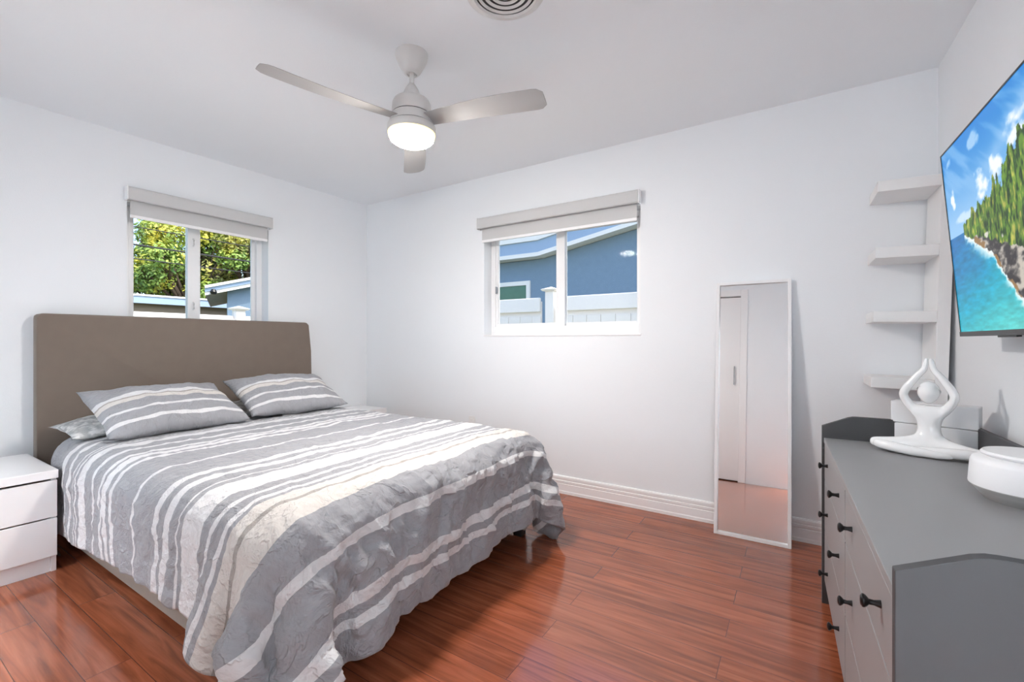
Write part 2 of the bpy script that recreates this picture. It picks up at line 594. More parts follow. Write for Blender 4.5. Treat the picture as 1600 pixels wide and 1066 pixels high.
WB = (-2.405, -0.975, 1.288, 2.25)
WA = (1.243, 2.247, 1.288, 2.25)
wall_with_hole('wall_back', -4.25, 0.90, tfB, WB, M['wall'])
wall_with_hole('wall_left', YD - 0.2, YB, tfA, WA, M['wall'])
bm = BM(); b_pts = [tfC(YD - 0.2, 0, 0), tfC(YB, 0, 0), tfC(YB, 0.2, 0), tfC(YD - 0.2, 0.2, 0)]
prism(bm, [(p.x, p.y) for p in b_pts], 'z', 0, CEIL + 0.1)
struct('wall_right', bm, M['wall'])

bm = BM(); bx(bm, -4.6, 1.6, -2.2, YB + 0.2, -0.12, 0.0); struct('floor', bm, M['floor'])
bm = BM(); bx(bm, -4.6, 1.6, -2.2, YB + 0.2, CEIL, CEIL + 0.12); struct('ceiling', bm, M['ceiling'])

# wall behind the camera: closet doors between two doorways added to let fill light in
EX0, EX1 = -0.01, 0.70
DX0, DX1, DH = -3.30, -2.32, 2.04
CX0, CX1, CH = -2.10, -0.60, 2.47
bm = BM()
for (p, q, r_, s_) in ((-4.4, DX0, 0, CEIL), (DX0, DX1, DH, CEIL), (DX1, CX0, 0, CEIL), (CX0, CX1, CH, CEIL), (CX1, EX0, 0, CEIL), (EX0, EX1, DH, CEIL), (EX1, 1.2, 0, CEIL)):
    bx(bm, p, q, YD - 0.12, YD, r_, s_)
bmesh.ops.remove_doubles(bm, verts=bm.verts, dist=1e-5)
struct('wall_front', bm, M['wall'])
bm = BM()      # unseen hall shell, added to hold and spread the fill light
bx(bm, -4.1, -4.0, -1.7, YD - 0.12, 0, CEIL); bx(bm, -1.8, -1.7, -1.7, YD - 0.12, 0, CEIL); bx(bm, -4.1, 1.45, -1.8, -1.7, 0, CEIL); bx(bm, -0.7, -0.6, -1.7, YD - 0.12, 0, CEIL); bx(bm, 1.35, 1.45, -1.7, YD - 0.12, 0, CEIL)
struct('wall_fill_hall', bm, M['wall'])
bm = BM(); bx(bm, -4.0, -1.8, -1.7, YD - 0.06, 0.0, 0.006); bx(bm, -0.6, 1.35, -1.7, YD - 0.06, 0.0, 0.006); struct('floor_fill_hall', bm, M['hall_bounce'])  # pale floor added so the hall bounces more fill light


def door_leaf(name, x0, x1, h, hx, y=YD - 0.02):
    o = bpy.data.objects.new(name, None); COL.objects.link(o); o['kind'] = 'structure'
    o.location = ((x0 + x1) / 2, y, 0)
    w = (x1 - x0) / 2
    b = BM(); bx(b, -w + .002, w - .002, -0.035, 0.0, 0.012, h - 0.012, 0.003)
    obj('door_panel', b, M['white_lacquer'], o)
    b = BM()
    tube(b, [(hx, 0.03, 1.25), (hx, 0.03, 1.50)], 0.006, 10)
    tube(b, [(hx, 0.0, 1.27), (hx, 0.03, 1.27)], 0.005, 8)
    tube(b, [(hx, 0.0, 1.48), (hx, 0.03, 1.48)], 0.005, 8)
    obj('door_handle', b, M['chrome'], o, True)
    return o


cm = (CX0 + CX1) / 2
door_leaf('door_1', cm, CX1, CH, 0.31)
door_leaf('door_2', CX0, cm, CH, -0.30)
bm = BM(); bx(bm, CX0, CX1, YD - 0.06, YD - 0.03, CH - 0.012, CH); bx(bm, CX0, CX1, YD - 0.11, YD - 0.07, 0, CH)
struct('trim_3', bm, M['dark_gap'])
bm = BM(); bx(bm, CX1, CX1 + 0.085, YD, YD + 0.018, 0, CH + 0.085, 0.004); bx(bm, CX0 - 0.085, CX0, YD, YD + 0.018, 0, CH + 0.085, 0.004); bx(bm, CX0, CX1, YD, YD + 0.018, CH, CH + 0.085, 0.004)
struct('trim_1', bm, M['trim'])
bm = BM(); bx(bm, DX0 - 0.06, DX0, YD, YD + 0.016, 0, DH + 0.06, 0.003); bx(bm, DX1, DX1 + 0.06, YD, YD + 0.016, 0, DH + 0.06, 0.003); bx(bm, DX0, DX1, YD, YD + 0.016, DH, DH + 0.06, 0.003); bx(bm, EX0, EX1, YD, YD + 0.016, DH, DH + 0.06, 0.003)
struct('trim_2', bm, M['trim'])  # casings of the added doorways


def baseboard(name, a0, a1, tf):
    prof = [(0, 0), (-0.018, 0), (-0.018, 0.020), (-0.015, 0.026), (-0.015, 0.078), (-0.011, 0.081), (-0.011, 0.086), (-0.015, 0.089),
            (-0.015, 0.104), (-0.0095, 0.107), (-0.0095, 0.113), (-0.013, 0.116), (-0.013, 0.132), (-0.009, 0.141), (0, 0.143)]
    b = BM()
    prism(b, prof, 'x', a0, a1)
    for v in b.verts: v.co = tf(v.co.x, v.co.y, v.co.z)
    return struct(name, b, M['trim'])


baseboard('baseboard_back', XA + 0.0, XC, tfB)
baseboard('baseboard_left', YD, YB, tfA)
baseboard('baseboard_right', YD, YB, tfC)


# ================================================================== WINDOWS AND BLINDS
def window(name, tf, a0, a1, z0, z1, s0, s1, depth, rev=False):
    """sliding window: outer frame, sash frames, meeting stile, two panes"""
    root = bpy.data.objects.new(name, None); COL.objects.link(root); root['kind'] = 'structure'

    def put(nm, boxes, m, bev=0.003, par=root):
        b = BM()
        for q in boxes: bx(b, *q, bev)
        for v in b.verts: v.co = tf(*v.co)
        return obj(nm, b, m, par)
    fw = 0.045
    d0, d1 = depth, depth + 0.07
    put('window_frame', [(a0, a0 + fw, d0, d1, z0, z1), (a1 - fw, a1, d0, d1, z0, z1), (a0 + fw, a1 - fw, d0, d1, z0, z0 + 0.085), (a0 + fw, a1 - fw, d0, d1, z1 - fw, z1)], M['white_vinyl'])
    put('window_sill', [(a0 - 0.004, a1 + 0.004, -0.006, depth, z0 - 0.004, z0 + 0.012)], M['trim'])
    i0, i1, j0, j1 = a0 + fw, a1 - fw, z0 + 0.085, z1 - fw
    t = 0.028
    for k, (p, q, off) in enumerate(((i0, s1, 0.012), (s0, i1, 0.040))):
        e0, e1 = d0 + off, d0 + off + 0.022
        lw = t if k == 0 else (s1 - s0)
        rw = (s1 - s0) if k == 0 else t
        sa = put('sash', [(p, p + lw, e0, e1, j0, j1), (q - rw, q, e0, e1, j0, j1), (p + lw, q - rw, e0, e1, j0, j0 + t), (p + lw, q - rw, e0, e1, j1 - t, j1)], M['white_vinyl'], 0.002)
        put('pane', [(p + lw - .003, q - rw + .003, e0 + 0.009, e0 + 0.013, j0 + t - .003, j1 - t + .003)], M['glass'], 0, sa)
    return root


w1 = window('window_1', tfA, *WA, 1.665, 1.755, 0.115)
w2 = window('window_2', tfB, *WB, -1.735, -1.655, 0.115)
bm = BM()
for z in (1.50, 2.02):
    tube(bm, [tfA(1.70, 0.112, z), tfA(1.70, 0.10, z + 0.01), tfA(1.70, 0.10, z + 0.05), tfA(1.70, 0.112, z + 0.06)], 0.006, 8)
obj('latch', bm, M['white_vinyl'], w1, True)
bm = BM(); bx(bm, -2.352, -2.336, 0.10, 0.118, 1.68, 1.745, 0.003)
for v in bm.verts: v.co = tfB(*v.co)
obj('latch', bm, M['chrome'], w2)


def blind(name, label, tf, a0, a1):
    root = thing(name, label, 'blind', tf((a0 + a1) / 2, 0, 2.24))
    inv = Vector(root.location)

    def fin(b):
        for v in b.verts: v.co = tf(v.co.x, v.co.y, v.co.z) - inv
        return b
    b = BM()
    prof = [(0.0, 2.352), (-0.055, 2.352), (-0.066, 2.345), (-0.070, 2.330), (-0.070, 2.262), (-0.064, 2.256), (-0.050, 2.256), (-0.050, 2.262), (-0.06, 2.268), (-0.06, 2.342), (0, 2.342)]
    prism(b, prof, 'x', a0, a1)
    obj('headrail', fin(b), M['blind'], root)
    for e in (a0, a1):
        s = 1 if e == a0 else -1
        b = BM(); bx(b, min(e, e - s * 0.008), max(e, e - s * 0.008), -0.068, 0.0, 2.254, 2.354, 0.003)
        obj('end_cap', fin(b), M['white_plastic'], root)
    b = BM()
    lathe(b, [(0.0, a0 + .02), (0.022, a0 + .02), (0.022, a1 - .02), (0.0, a1 - .02)], 20)
    for v in b.verts: v.co = Vector((v.co.z, -0.034 + v.co.x, 2.305 + v.co.y))
    obj('roller', fin(b), M['blind'], root, True)
    b = BM(); bx(b, a0 + 0.022, a1 - 0.022, -0.016, -0.0145, 2.155, 2.300)
    sh = obj('shade', fin(b), M['blind'], root)
    b = BM(); bx(b, a0 + 0.022, a1 - 0.022, -0.022, -0.010, 2.136, 2.160, 0.004)
    obj('hem_bar', fin(b), M['white_plastic'], root)
    return root


blind('roller_blind', 'white roller blind half lowered over the window above the headboard', tfA, 1.235, 2.255)
blind('roller_blind', 'white roller blind over the window on the wall with the mirror', tfB, -2.437, -0.975)

# wall outlet behind the bed's foot
t = thing('wall_outlet', 'white wall outlet low behind the far edge of the bed', 'outlet', (-2.54, YB, 0.49))
bm = BM(); bx(bm, -0.036, 0.036, -0.007, 0, -0.058, 0.058, 0.003); obj('cover_plate', bm, M['socket'], t)
for dz in (-0.02, 0.02):
    bm = BM(); bx(bm, -0.016, 0.016, -0.010, -0.006, dz - 0.013, dz + 0.013, 0.003); obj('socket', bm, M['socket'], t)

# ================================================================== CEILING FAN
fan = thing('ceiling_fan', 'white three blade ceiling fan with lit bowl lamp hanging over the bed', 'ceiling fan', (FAN_POS[0], FAN_POS[1], CEIL))
bm = BM(); lathe(bm, [(0, 0), (0.084, 0), (0.084, -0.010), (0.080, -0.028), (0.066, -0.058), (0.048, -0.090), (0.036, -0.104), (0.026, -0.106), (0.026, -0.098), (0, -0.098)], 48)
obj('canopy', bm, M['fan_white'], fan, True)
bm = BM(); lathe(bm, [(0, -0.06), (0.0125, -0.06), (0.0125, -0.20), (0, -0.20)], 24); obj('downrod', bm, M['fan_white'], fan, True)
bm = BM(); lathe(bm, [(0.013, -0.155), (0.017, -0.158), (0.034, -0.185), (0.046, -0.215), (0.050, -0.232), (0.072, -0.236), (0.090, -0.246), (0.098, -0.262), (0.1, -0.290), (0.1, -0.318), (0, -0.318)], 48)
obj('motor_housing', bm, M['fan_white'], fan, True)
bm = BM(); lathe(bm, [(0, -0.315), (0.098, -0.315), (0.098, -0.325), (0, -0.325)], 48); obj('seam', bm, M['dark_gap'], fan, True)
bm = BM(); lathe(bm, [(0, -0.322), (0.1, -0.322), (0.108, -0.345), (0.116, -0.372), (0, -0.372)], 48); obj('blade_hub', bm, M['fan_white'], fan, True)
bm = BM(); lathe(bm, [(0, -0.370), (0.114, -0.370), (0.114, -0.379), (0, -0.379)], 48); obj('seam', bm, M['dark_gap'], fan, True)
bm = BM(); lathe(bm, [(0, -0.377), (0.121, -0.377), (0.124, -0.383), (0.125, -0.412), (0.122, -0.416), (0, -0.416)], 48); obj('lamp_ring', bm, M['fan_white'], fan, True)
bm = BM(); lathe(bm, [(0.121, -0.412), (0.121, -0.422), (0.118, -0.434), (0.108, -0.449), (0.092, -0.461), (0.070, -0.471), (0.042, -0.478), (0.0, -0.481)], 48)
obj('lamp_bowl', bm, bowl_mat(), fan, True)
for k, a in enumerate((-18.5, 101.5, 221.5)):
    ang = R(a) + R(YAW)
    b = BM()
    n = 26; prof = []
    for i in range(n + 1):
        u = i / n
        r_ = 0.085 + (0.715 - 0.085) * u
        wl = 0.046 + 0.022 * math.sin(min(1, u * 1.25) * math.pi * 0.5)
        e = max(0.0, (u - 0.93) / 0.07)
        wl *= math.sqrt(max(0.0, 1 - (e * 0.80) ** 2.2))
        prof.append((r_, wl))
    top, bot = [], []
    for (r_, wl) in prof:
        rowt, rowb = [], []
        for j in range(7):
            v_ = -1 + 2 * j / 6
            y = wl * v_
            thk = 0.0045 * math.sqrt(max(0.05, 1 - v_ * v_))
            pitch = -0.20 * y - 0.010 * (1 - v_ * v_) * 0
            sweep = -0.012 * math.sin(math.pi * (r_ - .085) / .63)
            rowt.append(b.verts.new((r_, y + sweep, pitch + thk))); rowb.append(b.verts.new((r_, y + sweep, pitch - thk)))
        top.append(rowt); bot.append(rowb)
    for i in range(n):
        for j in range(6):
            b.faces.new([top[i][j], top[i + 1][j], top[i + 1][j + 1], top[i][j + 1]])
            b.faces.new([bot[i][j], bot[i][j + 1], bot[i + 1][j + 1], bot[i + 1][j]])
        b.faces.new([top[i][0], bot[i][0], bot[i + 1][0], top[i + 1][0]])
        b.faces.new([top[i][6], top[i + 1][6], bot[i + 1][6], bot[i][6]])
    b.faces.new([top[0][j] for j in range(7)] + [bot[0][j] for j in range(6, -1, -1)])
    b.faces.new([top[n][j] for j in range(6, -1, -1)] + [bot[n][j] for j in range(7)])
    bmesh.ops.rotate(b, verts=b.verts, cent=(0, 0, 0), matrix=Matrix.Rotation(ang, 3, 'Z'))
    bmesh.ops.translate(b, verts=b.verts, vec=(0, 0, -0.352))
    obj('blade', b, M['fan_blade'], fan, True)

# unseen fill lamps added behind the camera, shining in through the added doorways
for hx_, pw, lab in ((-2.81, 0.62, 'added round fill lamp in the unseen hall beyond the left doorway'), (0.32, 1.0, 'added round fill lamp in the unseen hall beyond the right doorway')):
    hall_m = emit_mat('hall_fill_glow', (0.95, 0.98, 1.0), HALL_FILL * pw)
    t = thing('hall_fill_light', lab, 'fill light', (hx_, -0.53, CEIL), 0, 'hall fill lights')
    bm = BM(); lathe(bm, [(0, 0), (0.20, 0), (0.20, -0.03), (0, -0.03)], 40); obj('base_ring', bm, M['fan_white'], t, True)
    bm = BM(); lathe(bm, [(0.19, -0.03), (0.185, -0.045), (0.15, -0.065), (0.08, -0.075), (0, -0.078)], 40)
    obj('diffuser', bm, hall_m, t, True)

# round air vent
vent = thing('ceiling_vent', 'round white ceiling air vent of concentric rings at the top edge', 'air vent', (-1.05, 1.60, CEIL))
bm = BM(); lathe(bm, [(0.128, 0), (0.172, 0), (0.172, -0.005), (0.155, -0.014), (0.140, -0.016), (0.132, -0.008)], 64); obj('rim', bm, M['fan_white'], vent, True)
bm = BM(); lathe(bm, [(0, -0.001), (0.132, -0.001), (0.132, -0.003), (0, -0.003)], 48); obj('backing', bm, M['dark_gap'], vent, True)
for r0 in (0.122, 0.094, 0.066, 0.038):
    bm = BM(); lathe(bm, [(r0 - 0.011, -0.006), (r0, -0.012), (r0 + 0.002, -0.010), (r0 - 0.009, -0.004), (r0 - 0.011, -0.006)], 64)
    obj('ring', bm, M['fan_white'], vent, True)
bm = BM(); lathe(bm, [(0, -0.018), (0.014, -0.018), (0.016, -0.008), (0, -0.006)], 32); obj('center_cap', bm, M['fan_white'], vent, True)

# ================================================================== BED
bed = thing('platform_bed', 'taupe upholstered platform bed with a tall plain headboard', 'bed', (-2.7, 1.67, 0))
BO = Vector((-2.7, 1.67, 0))


def bl(b):
    for v in b.verts: v.co -= BO
    return b


# headboard aligned with the left wall
bm = BM()
hb0, hb1 = 0.772, 2.585
ptsf = [(hb0, 0.05), (hb1 + 0.02, 0.05), (hb1 + 0.022, 0.70), (hb1 + 0.012, 1.15), (hb1 - 0.012, 1.395), (hb1 - 0.035, 1.418), (hb0 + 0.022, 1.418), (hb0 + 0.004, 1.408), (hb0, 1.39)]
prism(bm, ptsf, 'x', -0.115, -0.015, 0.012)
for v in bm.verts: v.co = tfA(v.co.y, v.co.x, v.co.z)
obj('headboard', bl(bm), M['taupe'], bed, True)
bm = BM(); bx(bm, -3.86, -1.46, 0.85, 0.89, 0.03, 0.36, 0.012); obj('side_rail', bl(bm), M['taupe_light'], bed, True)
bm = BM(); bx(bm, -3.86, -1.46, 2.45, 2.49, 0.03, 0.36, 0.012); obj('side_rail', bl(bm), M['taupe_light'], bed, True)
bm = BM(); bx(bm, -1.50, -1.46, 0.89, 2.45, 0.10, 0.36, 0.012); obj('foot_rail', bl(bm), M['taupe_light'], bed, True)
bm = BM()
for k in range(12):
    x = -3.78 + k * 0.2
    bx(bm, x, x + 0.09, 0.89, 2.45, 0.27, 0.295)
obj('slats', bl(bm), M['taupe_light'], bed)
for (x, y) in ((-1.50, 2.455), (-1.50, 0.93), (-3.72, 2.42), (-3.72, 0.93)):
    bm = BM(); prism(bm, [(x - 0.03, y - 0.03), (x + 0.03, y - 0.03), (x + 0.03, y + 0.03), (x - 0.03, y + 0.03)], 'z', 0.0, 0.28, 0.004)
    obj('leg', bl(bm), M['black_plastic'], bed)

mat_o = thing('mattress', 'mattress in a grey fitted sheet, seen at the head under the duvet', 'mattress', (-2.65, 1.67, 0.295))
bm = BM(); bx(bm, -1.20, 1.17, -0.76, 0.76, 0.0, 0.315, 0.07, 5); obj('body', bm, M['white_lacquer'], mat_o, True)
bm = BM(); bx(bm, -1.21, -0.70, -0.845, 0.845, 0.06, 0.372, 0.10, 6); obj('fitted_sheet', bm, M['sheet'], mat_o, True)

# ---- duvet: a cloth dropped over the mattress and settled
def drape(h=0.033, steps=230, inner=9):
    bx0, bx1, by0, by1, bz, rad = -4.2, DUV_X1, 0.765, 2.52, 0.68, 0.13
    s = np.arange(-3.60, DUV_S1, h); t = np.arange(0.375, 2.82, h)
    S, T = np.meshgrid(s, t, indexing='ij'); n_s, n_t = S.shape
    mid = 1.66
    # the left hem hangs lower towards the head
    lo = 0.435 - 0.09 * np.clip((-2.2 - S) / 1.4, 0, 1) - 0.07 * np.clip((S + 1.75) / 0.3, 0, 1) - 0.02 * np.clip((S + 1.9) / 0.6, 0, 1)
    Tl = np.where(T < mid, mid - (mid - T) * (mid - lo) / (mid - 0.375), T)
    # the foot hem is a little shorter towards the far corner
    Sl = S - 0.075 * np.clip((T - 1.7) / 0.6, 0, 1) * np.clip((S + 1.6) / 0.7, 0, 1)
    P = np.stack([Sl, Tl, np.full_like(S, bz + 0.03)], -1)
    flat = P.reshape(-1, 3).copy()
    rg = np.random.default_rng(5)
    P[..., 2] += 0.004 * rg.standard_normal(S.shape)
    cons = []
    for di, dj, k in ((1, 0, 1.), (0, 1, 1.), (1, 1, .35), (1, -1, .35), (2, 0, .12), (0, 2, .12), (4, 0, .05), (0, 4, .05)):
        I, J = np.meshgrid(np.arange(n_s - di), np.arange(max(0, -dj), n_t - max(0, dj)), indexing='ij')
        A = (I * n_t + J).ravel(); B = ((I + di) * n_t + J + dj).ravel()
        ln = np.linalg.norm((flat[A] - flat[B]) * [1.012, 1.012, 1], axis=1)
        colr = ((I // di) % 2 if (di and not dj) else ((J // dj) % 2 if (dj and not di) else I % 2)).ravel()
        for q in (0, 1):
            m = colr == q
            cons.append((A[m], B[m], ln[m], 0.5 * k))
    lo_c = np.array([bx0 + rad, by0 + rad, -1.0]); hi_c = np.array([bx1 - rad, by1 - rad, bz - rad])

    def collide(x, xo):
        q = np.clip(x, lo_c, hi_c)
        d = x - q; n = np.sqrt((d * d).sum(1))
        hit = (n < rad) & (n > 1e-9)
        nn = d[hit] / n[hit][:, None]
        pn = q[hit] + nn * rad
        mv = pn - xo[hit]
        tang = mv - (mv * nn).sum(1)[:, None] * nn
        mu = np.where(nn[:, 2] > 0.7, 0.85, 0.35)
        x[hit] = pn - tang * mu[:, None]
        fl = x[:, 2] < 0.02
        x[fl, 2] = 0.02
        x[fl, :2] = xo[fl, :2] * 0.7 + x[fl, :2] * 0.3
        return x
    x = P.reshape(-1, 3).copy(); v = np.zeros_like(x); dt = 1 / 60.
    for it in range(steps):
        v[:, 2] -= 9.8 * dt
        v *= 0.965 if it < steps - 70 else 0.88
        xo = x.copy(); x = x + v * dt
        for sub in range(inner):
            for A, B, ln, k in cons:
                d = x[A] - x[B]
                l = np.sqrt((d * d).sum(1)) + 1e-9
                d *= (k * (l - ln) / l)[:, None]
                x[A] -= d; x[B] += d
            if sub % 3 == 2: x = collide(x, xo)
        x = collide(x, xo)
        v = (x - xo) / dt
        sp = np.sqrt((v * v).sum(1)); m = sp > 2.0
        v[m] *= (2.0 / sp[m])[:, None]
    return x.reshape(n_s, n_t, 3), S, T


DUV_X1, DUV_S1 = -1.335, -0.90


def value_noise(x, y, seed=0):
    xi = np.floor(x).astype(np.int64); yi = np.floor(y).astype(np.int64)
    fx = x - xi; fy = y - yi
    fx = fx * fx * (3 - 2 * fx); fy = fy * fy * (3 - 2 * fy)

    def hsh(a, b):
        h = (a * 374761393 + b * 668265263 + seed * 1274126177) & 0xFFFFFFFF
        h = ((h ^ (h >> 13)) * 1274126177) & 0xFFFFFFFF
        return ((h ^ (h >> 16)) & 0xFFFF) / 65535.0
    return (hsh(xi, yi) * (1 - fx) + hsh(xi + 1, yi) * fx) * (1 - fy) + (hsh(xi, yi + 1) * (1 - fx) + hsh(xi + 1, yi + 1) * fx) * fy


def fbm(x, y, oct=4, seed=0):
    r = 0; a = 0.5; t = 0
    for k in range(oct):
        r = r + a * value_noise(x * 2 ** k, y * 2 ** k, seed + k); t += a; a *= 0.5
    return r / t


def build_duvet():
    G, S, T = drape()

    def finer(A, k=3):
        for ax in (0, 1):                       # Catmull-Rom along each direction
            A = np.moveaxis(A, ax, 0)
            n = A.shape[0]
            pos = np.linspace(0, n - 1, (n - 1) * k + 1)
            i = np.minimum(np.floor(pos).astype(int), n - 2)
            f = (pos - i).reshape((-1,) + (1,) * (A.ndim - 1))
            p0, p1, p2, p3 = A[np.maximum(i - 1, 0)], A[i], A[i + 1], A[np.minimum(i + 2, n - 1)]
            A = 0.5 * (2 * p1 + (p2 - p0) * f + (2 * p0 - 5 * p1 + 4 * p2 - p3) * f ** 2 + (3 * p1 - p0 - 3 * p2 + p3) * f ** 3)
            A = np.moveaxis(A, 0, ax)
        return A
    G, S, T = finer(G), finer(S), finer(T)
    NS, NT = S.shape
    S0, T0, S9, T9 = S.min(), T.min(), S.max(), T.max()
    gs = np.gradient(G, axis=0); gt = np.gradient(G, axis=1)
    Nn = np.cross(gs, gt); Nn /= np.linalg.norm(Nn, axis=-1, keepdims=True) + 1e-9
    side = np.clip(1 - Nn[..., 2], 0, 1)
    # quilted fullness, folds running down the foot and puckers along the hem
    d = 0.020 * (fbm(S * 3.0, T * 3.0, 3, 3) - 0.45)
    foot = np.clip((S + 1.50) / 0.18, 0, 1)
    d += foot * 0.050 * (fbm(T * 6.5 + 0.8 * S, S * 1.6, 2, 11) - 0.45)
    d += foot * 0.016 * (fbm(T * 11 + S * 9, S * 9 - T * 5, 3, 23) - 0.5)
    lf = np.clip((0.86 - T) / 0.2, 0, 1)
    d += lf * 0.034 * (fbm(S * 7.0, T * 1.6, 2, 31) - 0.42)
    hemd = np.minimum(np.minimum(T - T0, T9 - T), S9 - S)
    d += np.clip(1 - hemd / 0.10, 0, 1) * 0.008 * (fbm(S * 18, T * 18, 2, 41) - 0.4)
    d += side * 0.012
    wx = S + 0.06 * (fbm(S * 4, T * 4, 2, 201) - 0.5); wy = T + 0.06 * (fbm(S * 4, T * 4, 2, 211) - 0.5)

    def ridge(x, y, sd, cut):
        r_ = 1 - np.abs(2 * fbm(x, y, 3, sd) - 1)
        return np.clip(r_ - cut, 0, 1) / (1 - cut)
    area = (0.20 + 0.75 * foot + 0.10 * lf) * (0.45 + 0.55 * np.clip(hemd / 0.12, 0, 1))
    d += area * 0.026 * (ridge(wy * 5.0 + 1.6 * wx, wx * 3.2 - wy * 1.4, 57, 0.70) - 0.25)
    d += area * 0.018 * (ridge(wy * 9.0 - 2.0 * wx, wx * 4.0 + wy * 2.0, 67, 0.78) - 0.2)
    d += area * 0.010 * (ridge(wy * 17.0 + 6.0 * wx, wx * 11.0 - wy * 6.0, 77, 0.76) - 0.2)
    G = G + Nn * d[..., None]
    G[..., 2] = np.maximum(G[..., 2], 0.014)
    b = BM()
    vs = [[b.verts.new(G[i, j]) for j in range(NT)] for i in range(NS)]
    uvl = b.loops.layers.uv.new('cloth')
    for i in range(NS - 1):
        for j in range(NT - 1):
            f = b.faces.new([vs[i][j], vs[i + 1][j], vs[i + 1][j + 1], vs[i][j + 1]])
            for l, (a, c) in zip(f.loops, ((i, j), (i + 1, j), (i + 1, j + 1), (i, j + 1))):
                l[uvl].uv = (S[a, c], T[a, c])
    me = bpy.data.meshes.new('duvet'); b.to_mesh(me); b.free()
    o = obj('duvet', me, M['duvet'])
    sol = o.modifiers.new('filling', 'SOLIDIFY'); sol.thickness = 0.022; sol.offset = -1.0; sol.use_rim = True
    bake(o)
    tag(o, 'rumpled grey duvet with white and cream stripes covering the bed', 'duvet')
    return o


build_duvet()


# ---- pillows
def pillow(name, label, w, h, th, m, loc, rot, seed, group=None, n=40):
    b = BM(); uvl = b.loops.layers.uv.new('cloth')
    grids = []
    for sgn in (1, -1):
        g = []
        for i in range(n + 1):
            row = []
            for j in range(n + 1):
                u = -1 + 2 * i / n; v = -1 + 2 * j / n
                k = 0.055
                x = w / 2 * u * (1 - k * (1 - v * v)); y = h / 2 * v * (1 - k * 1.2 * (1 - u * u))
                p = max(0, (1 - abs(u) ** 2.6)) * max(0, (1 - abs(v) ** 2.6))
                z = sgn * (th / 2 * p ** 0.55)
                nz = mnoise.fractal(Vector((x * 7 + seed, y * 7, sgn * 3.0)), 1.0, 2.0, 3) * 0.018 * min(1, p * 3)
                ed = (1 - p) ** 3 * mnoise.noise(Vector((x * 13 + seed, y * 13, 1.7))) * 0.018
                row.append((x, y, z + nz + ed))
            g.append(row)
        grids.append(g)
    V = {}
    for s in (0, 1):
        for i in range(n + 1):
            for j in range(n + 1):
                border = i in (0, n) or j in (0, n)
                if s == 1 and border: V[(1, i, j)] = V[(0, i, j)]
                else: V[(s, i, j)] = b.verts.new(grids[s][i][j])
    for s in (0, 1):
        for i in range(n):
            for j in range(n):
                c = [(i, j), (i + 1, j), (i + 1, j + 1), (i, j + 1)]
                if s == 1: c = c[::-1]
                f = b.faces.new([V[(s, *q)] for q in c])
                for l, q in zip(f.loops, c):
                    l[uvl].uv = (w * q[0] / n, h * q[1] / n)
    o = obj(name, b, m, None, True, angle=180)
    o.location = loc; o.rotation_euler = rot
    tag(o, label, 'pillow', group)
    return o


# local x of a pillow runs across the bed (world y), local y climbs the slope to the headboard
def prot(lean, yaw=0.0): return (Matrix.Rotation(R(90 + yaw), 4, 'Z') @ Matrix.Rotation(R(lean), 4, 'X')).to_euler()


pillow('pillow', 'grey pillow with white stripes on the left, beside the nightstand', 0.77, 0.54, 0.20, M['pillow'], (-3.42, 1.26, 0.815), prot(24, 2), 1.3)
pillow('pillow', 'grey pillow with white stripes on the right, nearest the room corner', 0.76, 0.54, 0.20, M['pillow'], (-3.44, 2.07, 0.825), prot(25, -4), 5.1)
pillow('pillow', 'pale mottled pillow lying flat under the left striped pillow', 0.80, 0.46, 0.13, M['pale_pattern'], (-3.62, 1.19, 0.715), prot(3, 0), 9.4)
pillow('pillow', 'pale mottled pillow lying flat under the right striped pillow', 0.76, 0.46, 0.13, M['pale_pattern'], (-3.62, 2.07, 0.715), prot(3, 0), 12.4)


# ================================================================== NIGHTSTANDS
def nightstand(label, y0, y1, x1, depth):
    w = y1 - y0
    t = thing('nightstand', label, 'nightstand', (x1 - depth / 2, (y0 + y1) / 2, 0), 0, 'white two drawer nightstands')
    a, d = w / 2, depth / 2
    b = BM()
    bx(b, -d, d - 0.025, -a + .003, -a + 0.025, 0, 0.50, 0.002); bx(b, -d, d - 0.025, a - 0.025, a - .003, 0, 0.50, 0.002)
    bx(b, -d, -d + 0.01, -a + 0.025, a - 0.025, 0.02, 0.50)
    obj('side_panels', b, M['white_lacquer'], t)
    b = BM(); bx(b, d - 0.05, d - 0.032, -a + 0.026, a - 0.026, 0.0, 0.085, 0.001); obj('plinth', b, M['white_lacquer'], t)
    b = BM(); bx(b, -d, d, -a, a, 0.505, 0.55, 0.003); obj('top', b, M['white_lacquer'], t)
    b = BM(); bx(b, d - 0.024, d - 0.006, -a + .004, a - .004, 0.298, 0.494, 0.002); obj('drawer', b, M['white_lacquer'], t)
    b = BM(); bx(b, d - 0.024, d - 0.006, -a + .004, a - .004, 0.088, 0.290, 0.002); obj('drawer', b, M['white_lacquer'], t)
    return t


nightstand('white two drawer nightstand left of the bed, cut by the picture edge', 0.28, 0.732, -3.365, 0.64)
nightstand('white nightstand between the bed and the far corner, only its top visible', 2.76, 3.225, -3.58, 0.42)

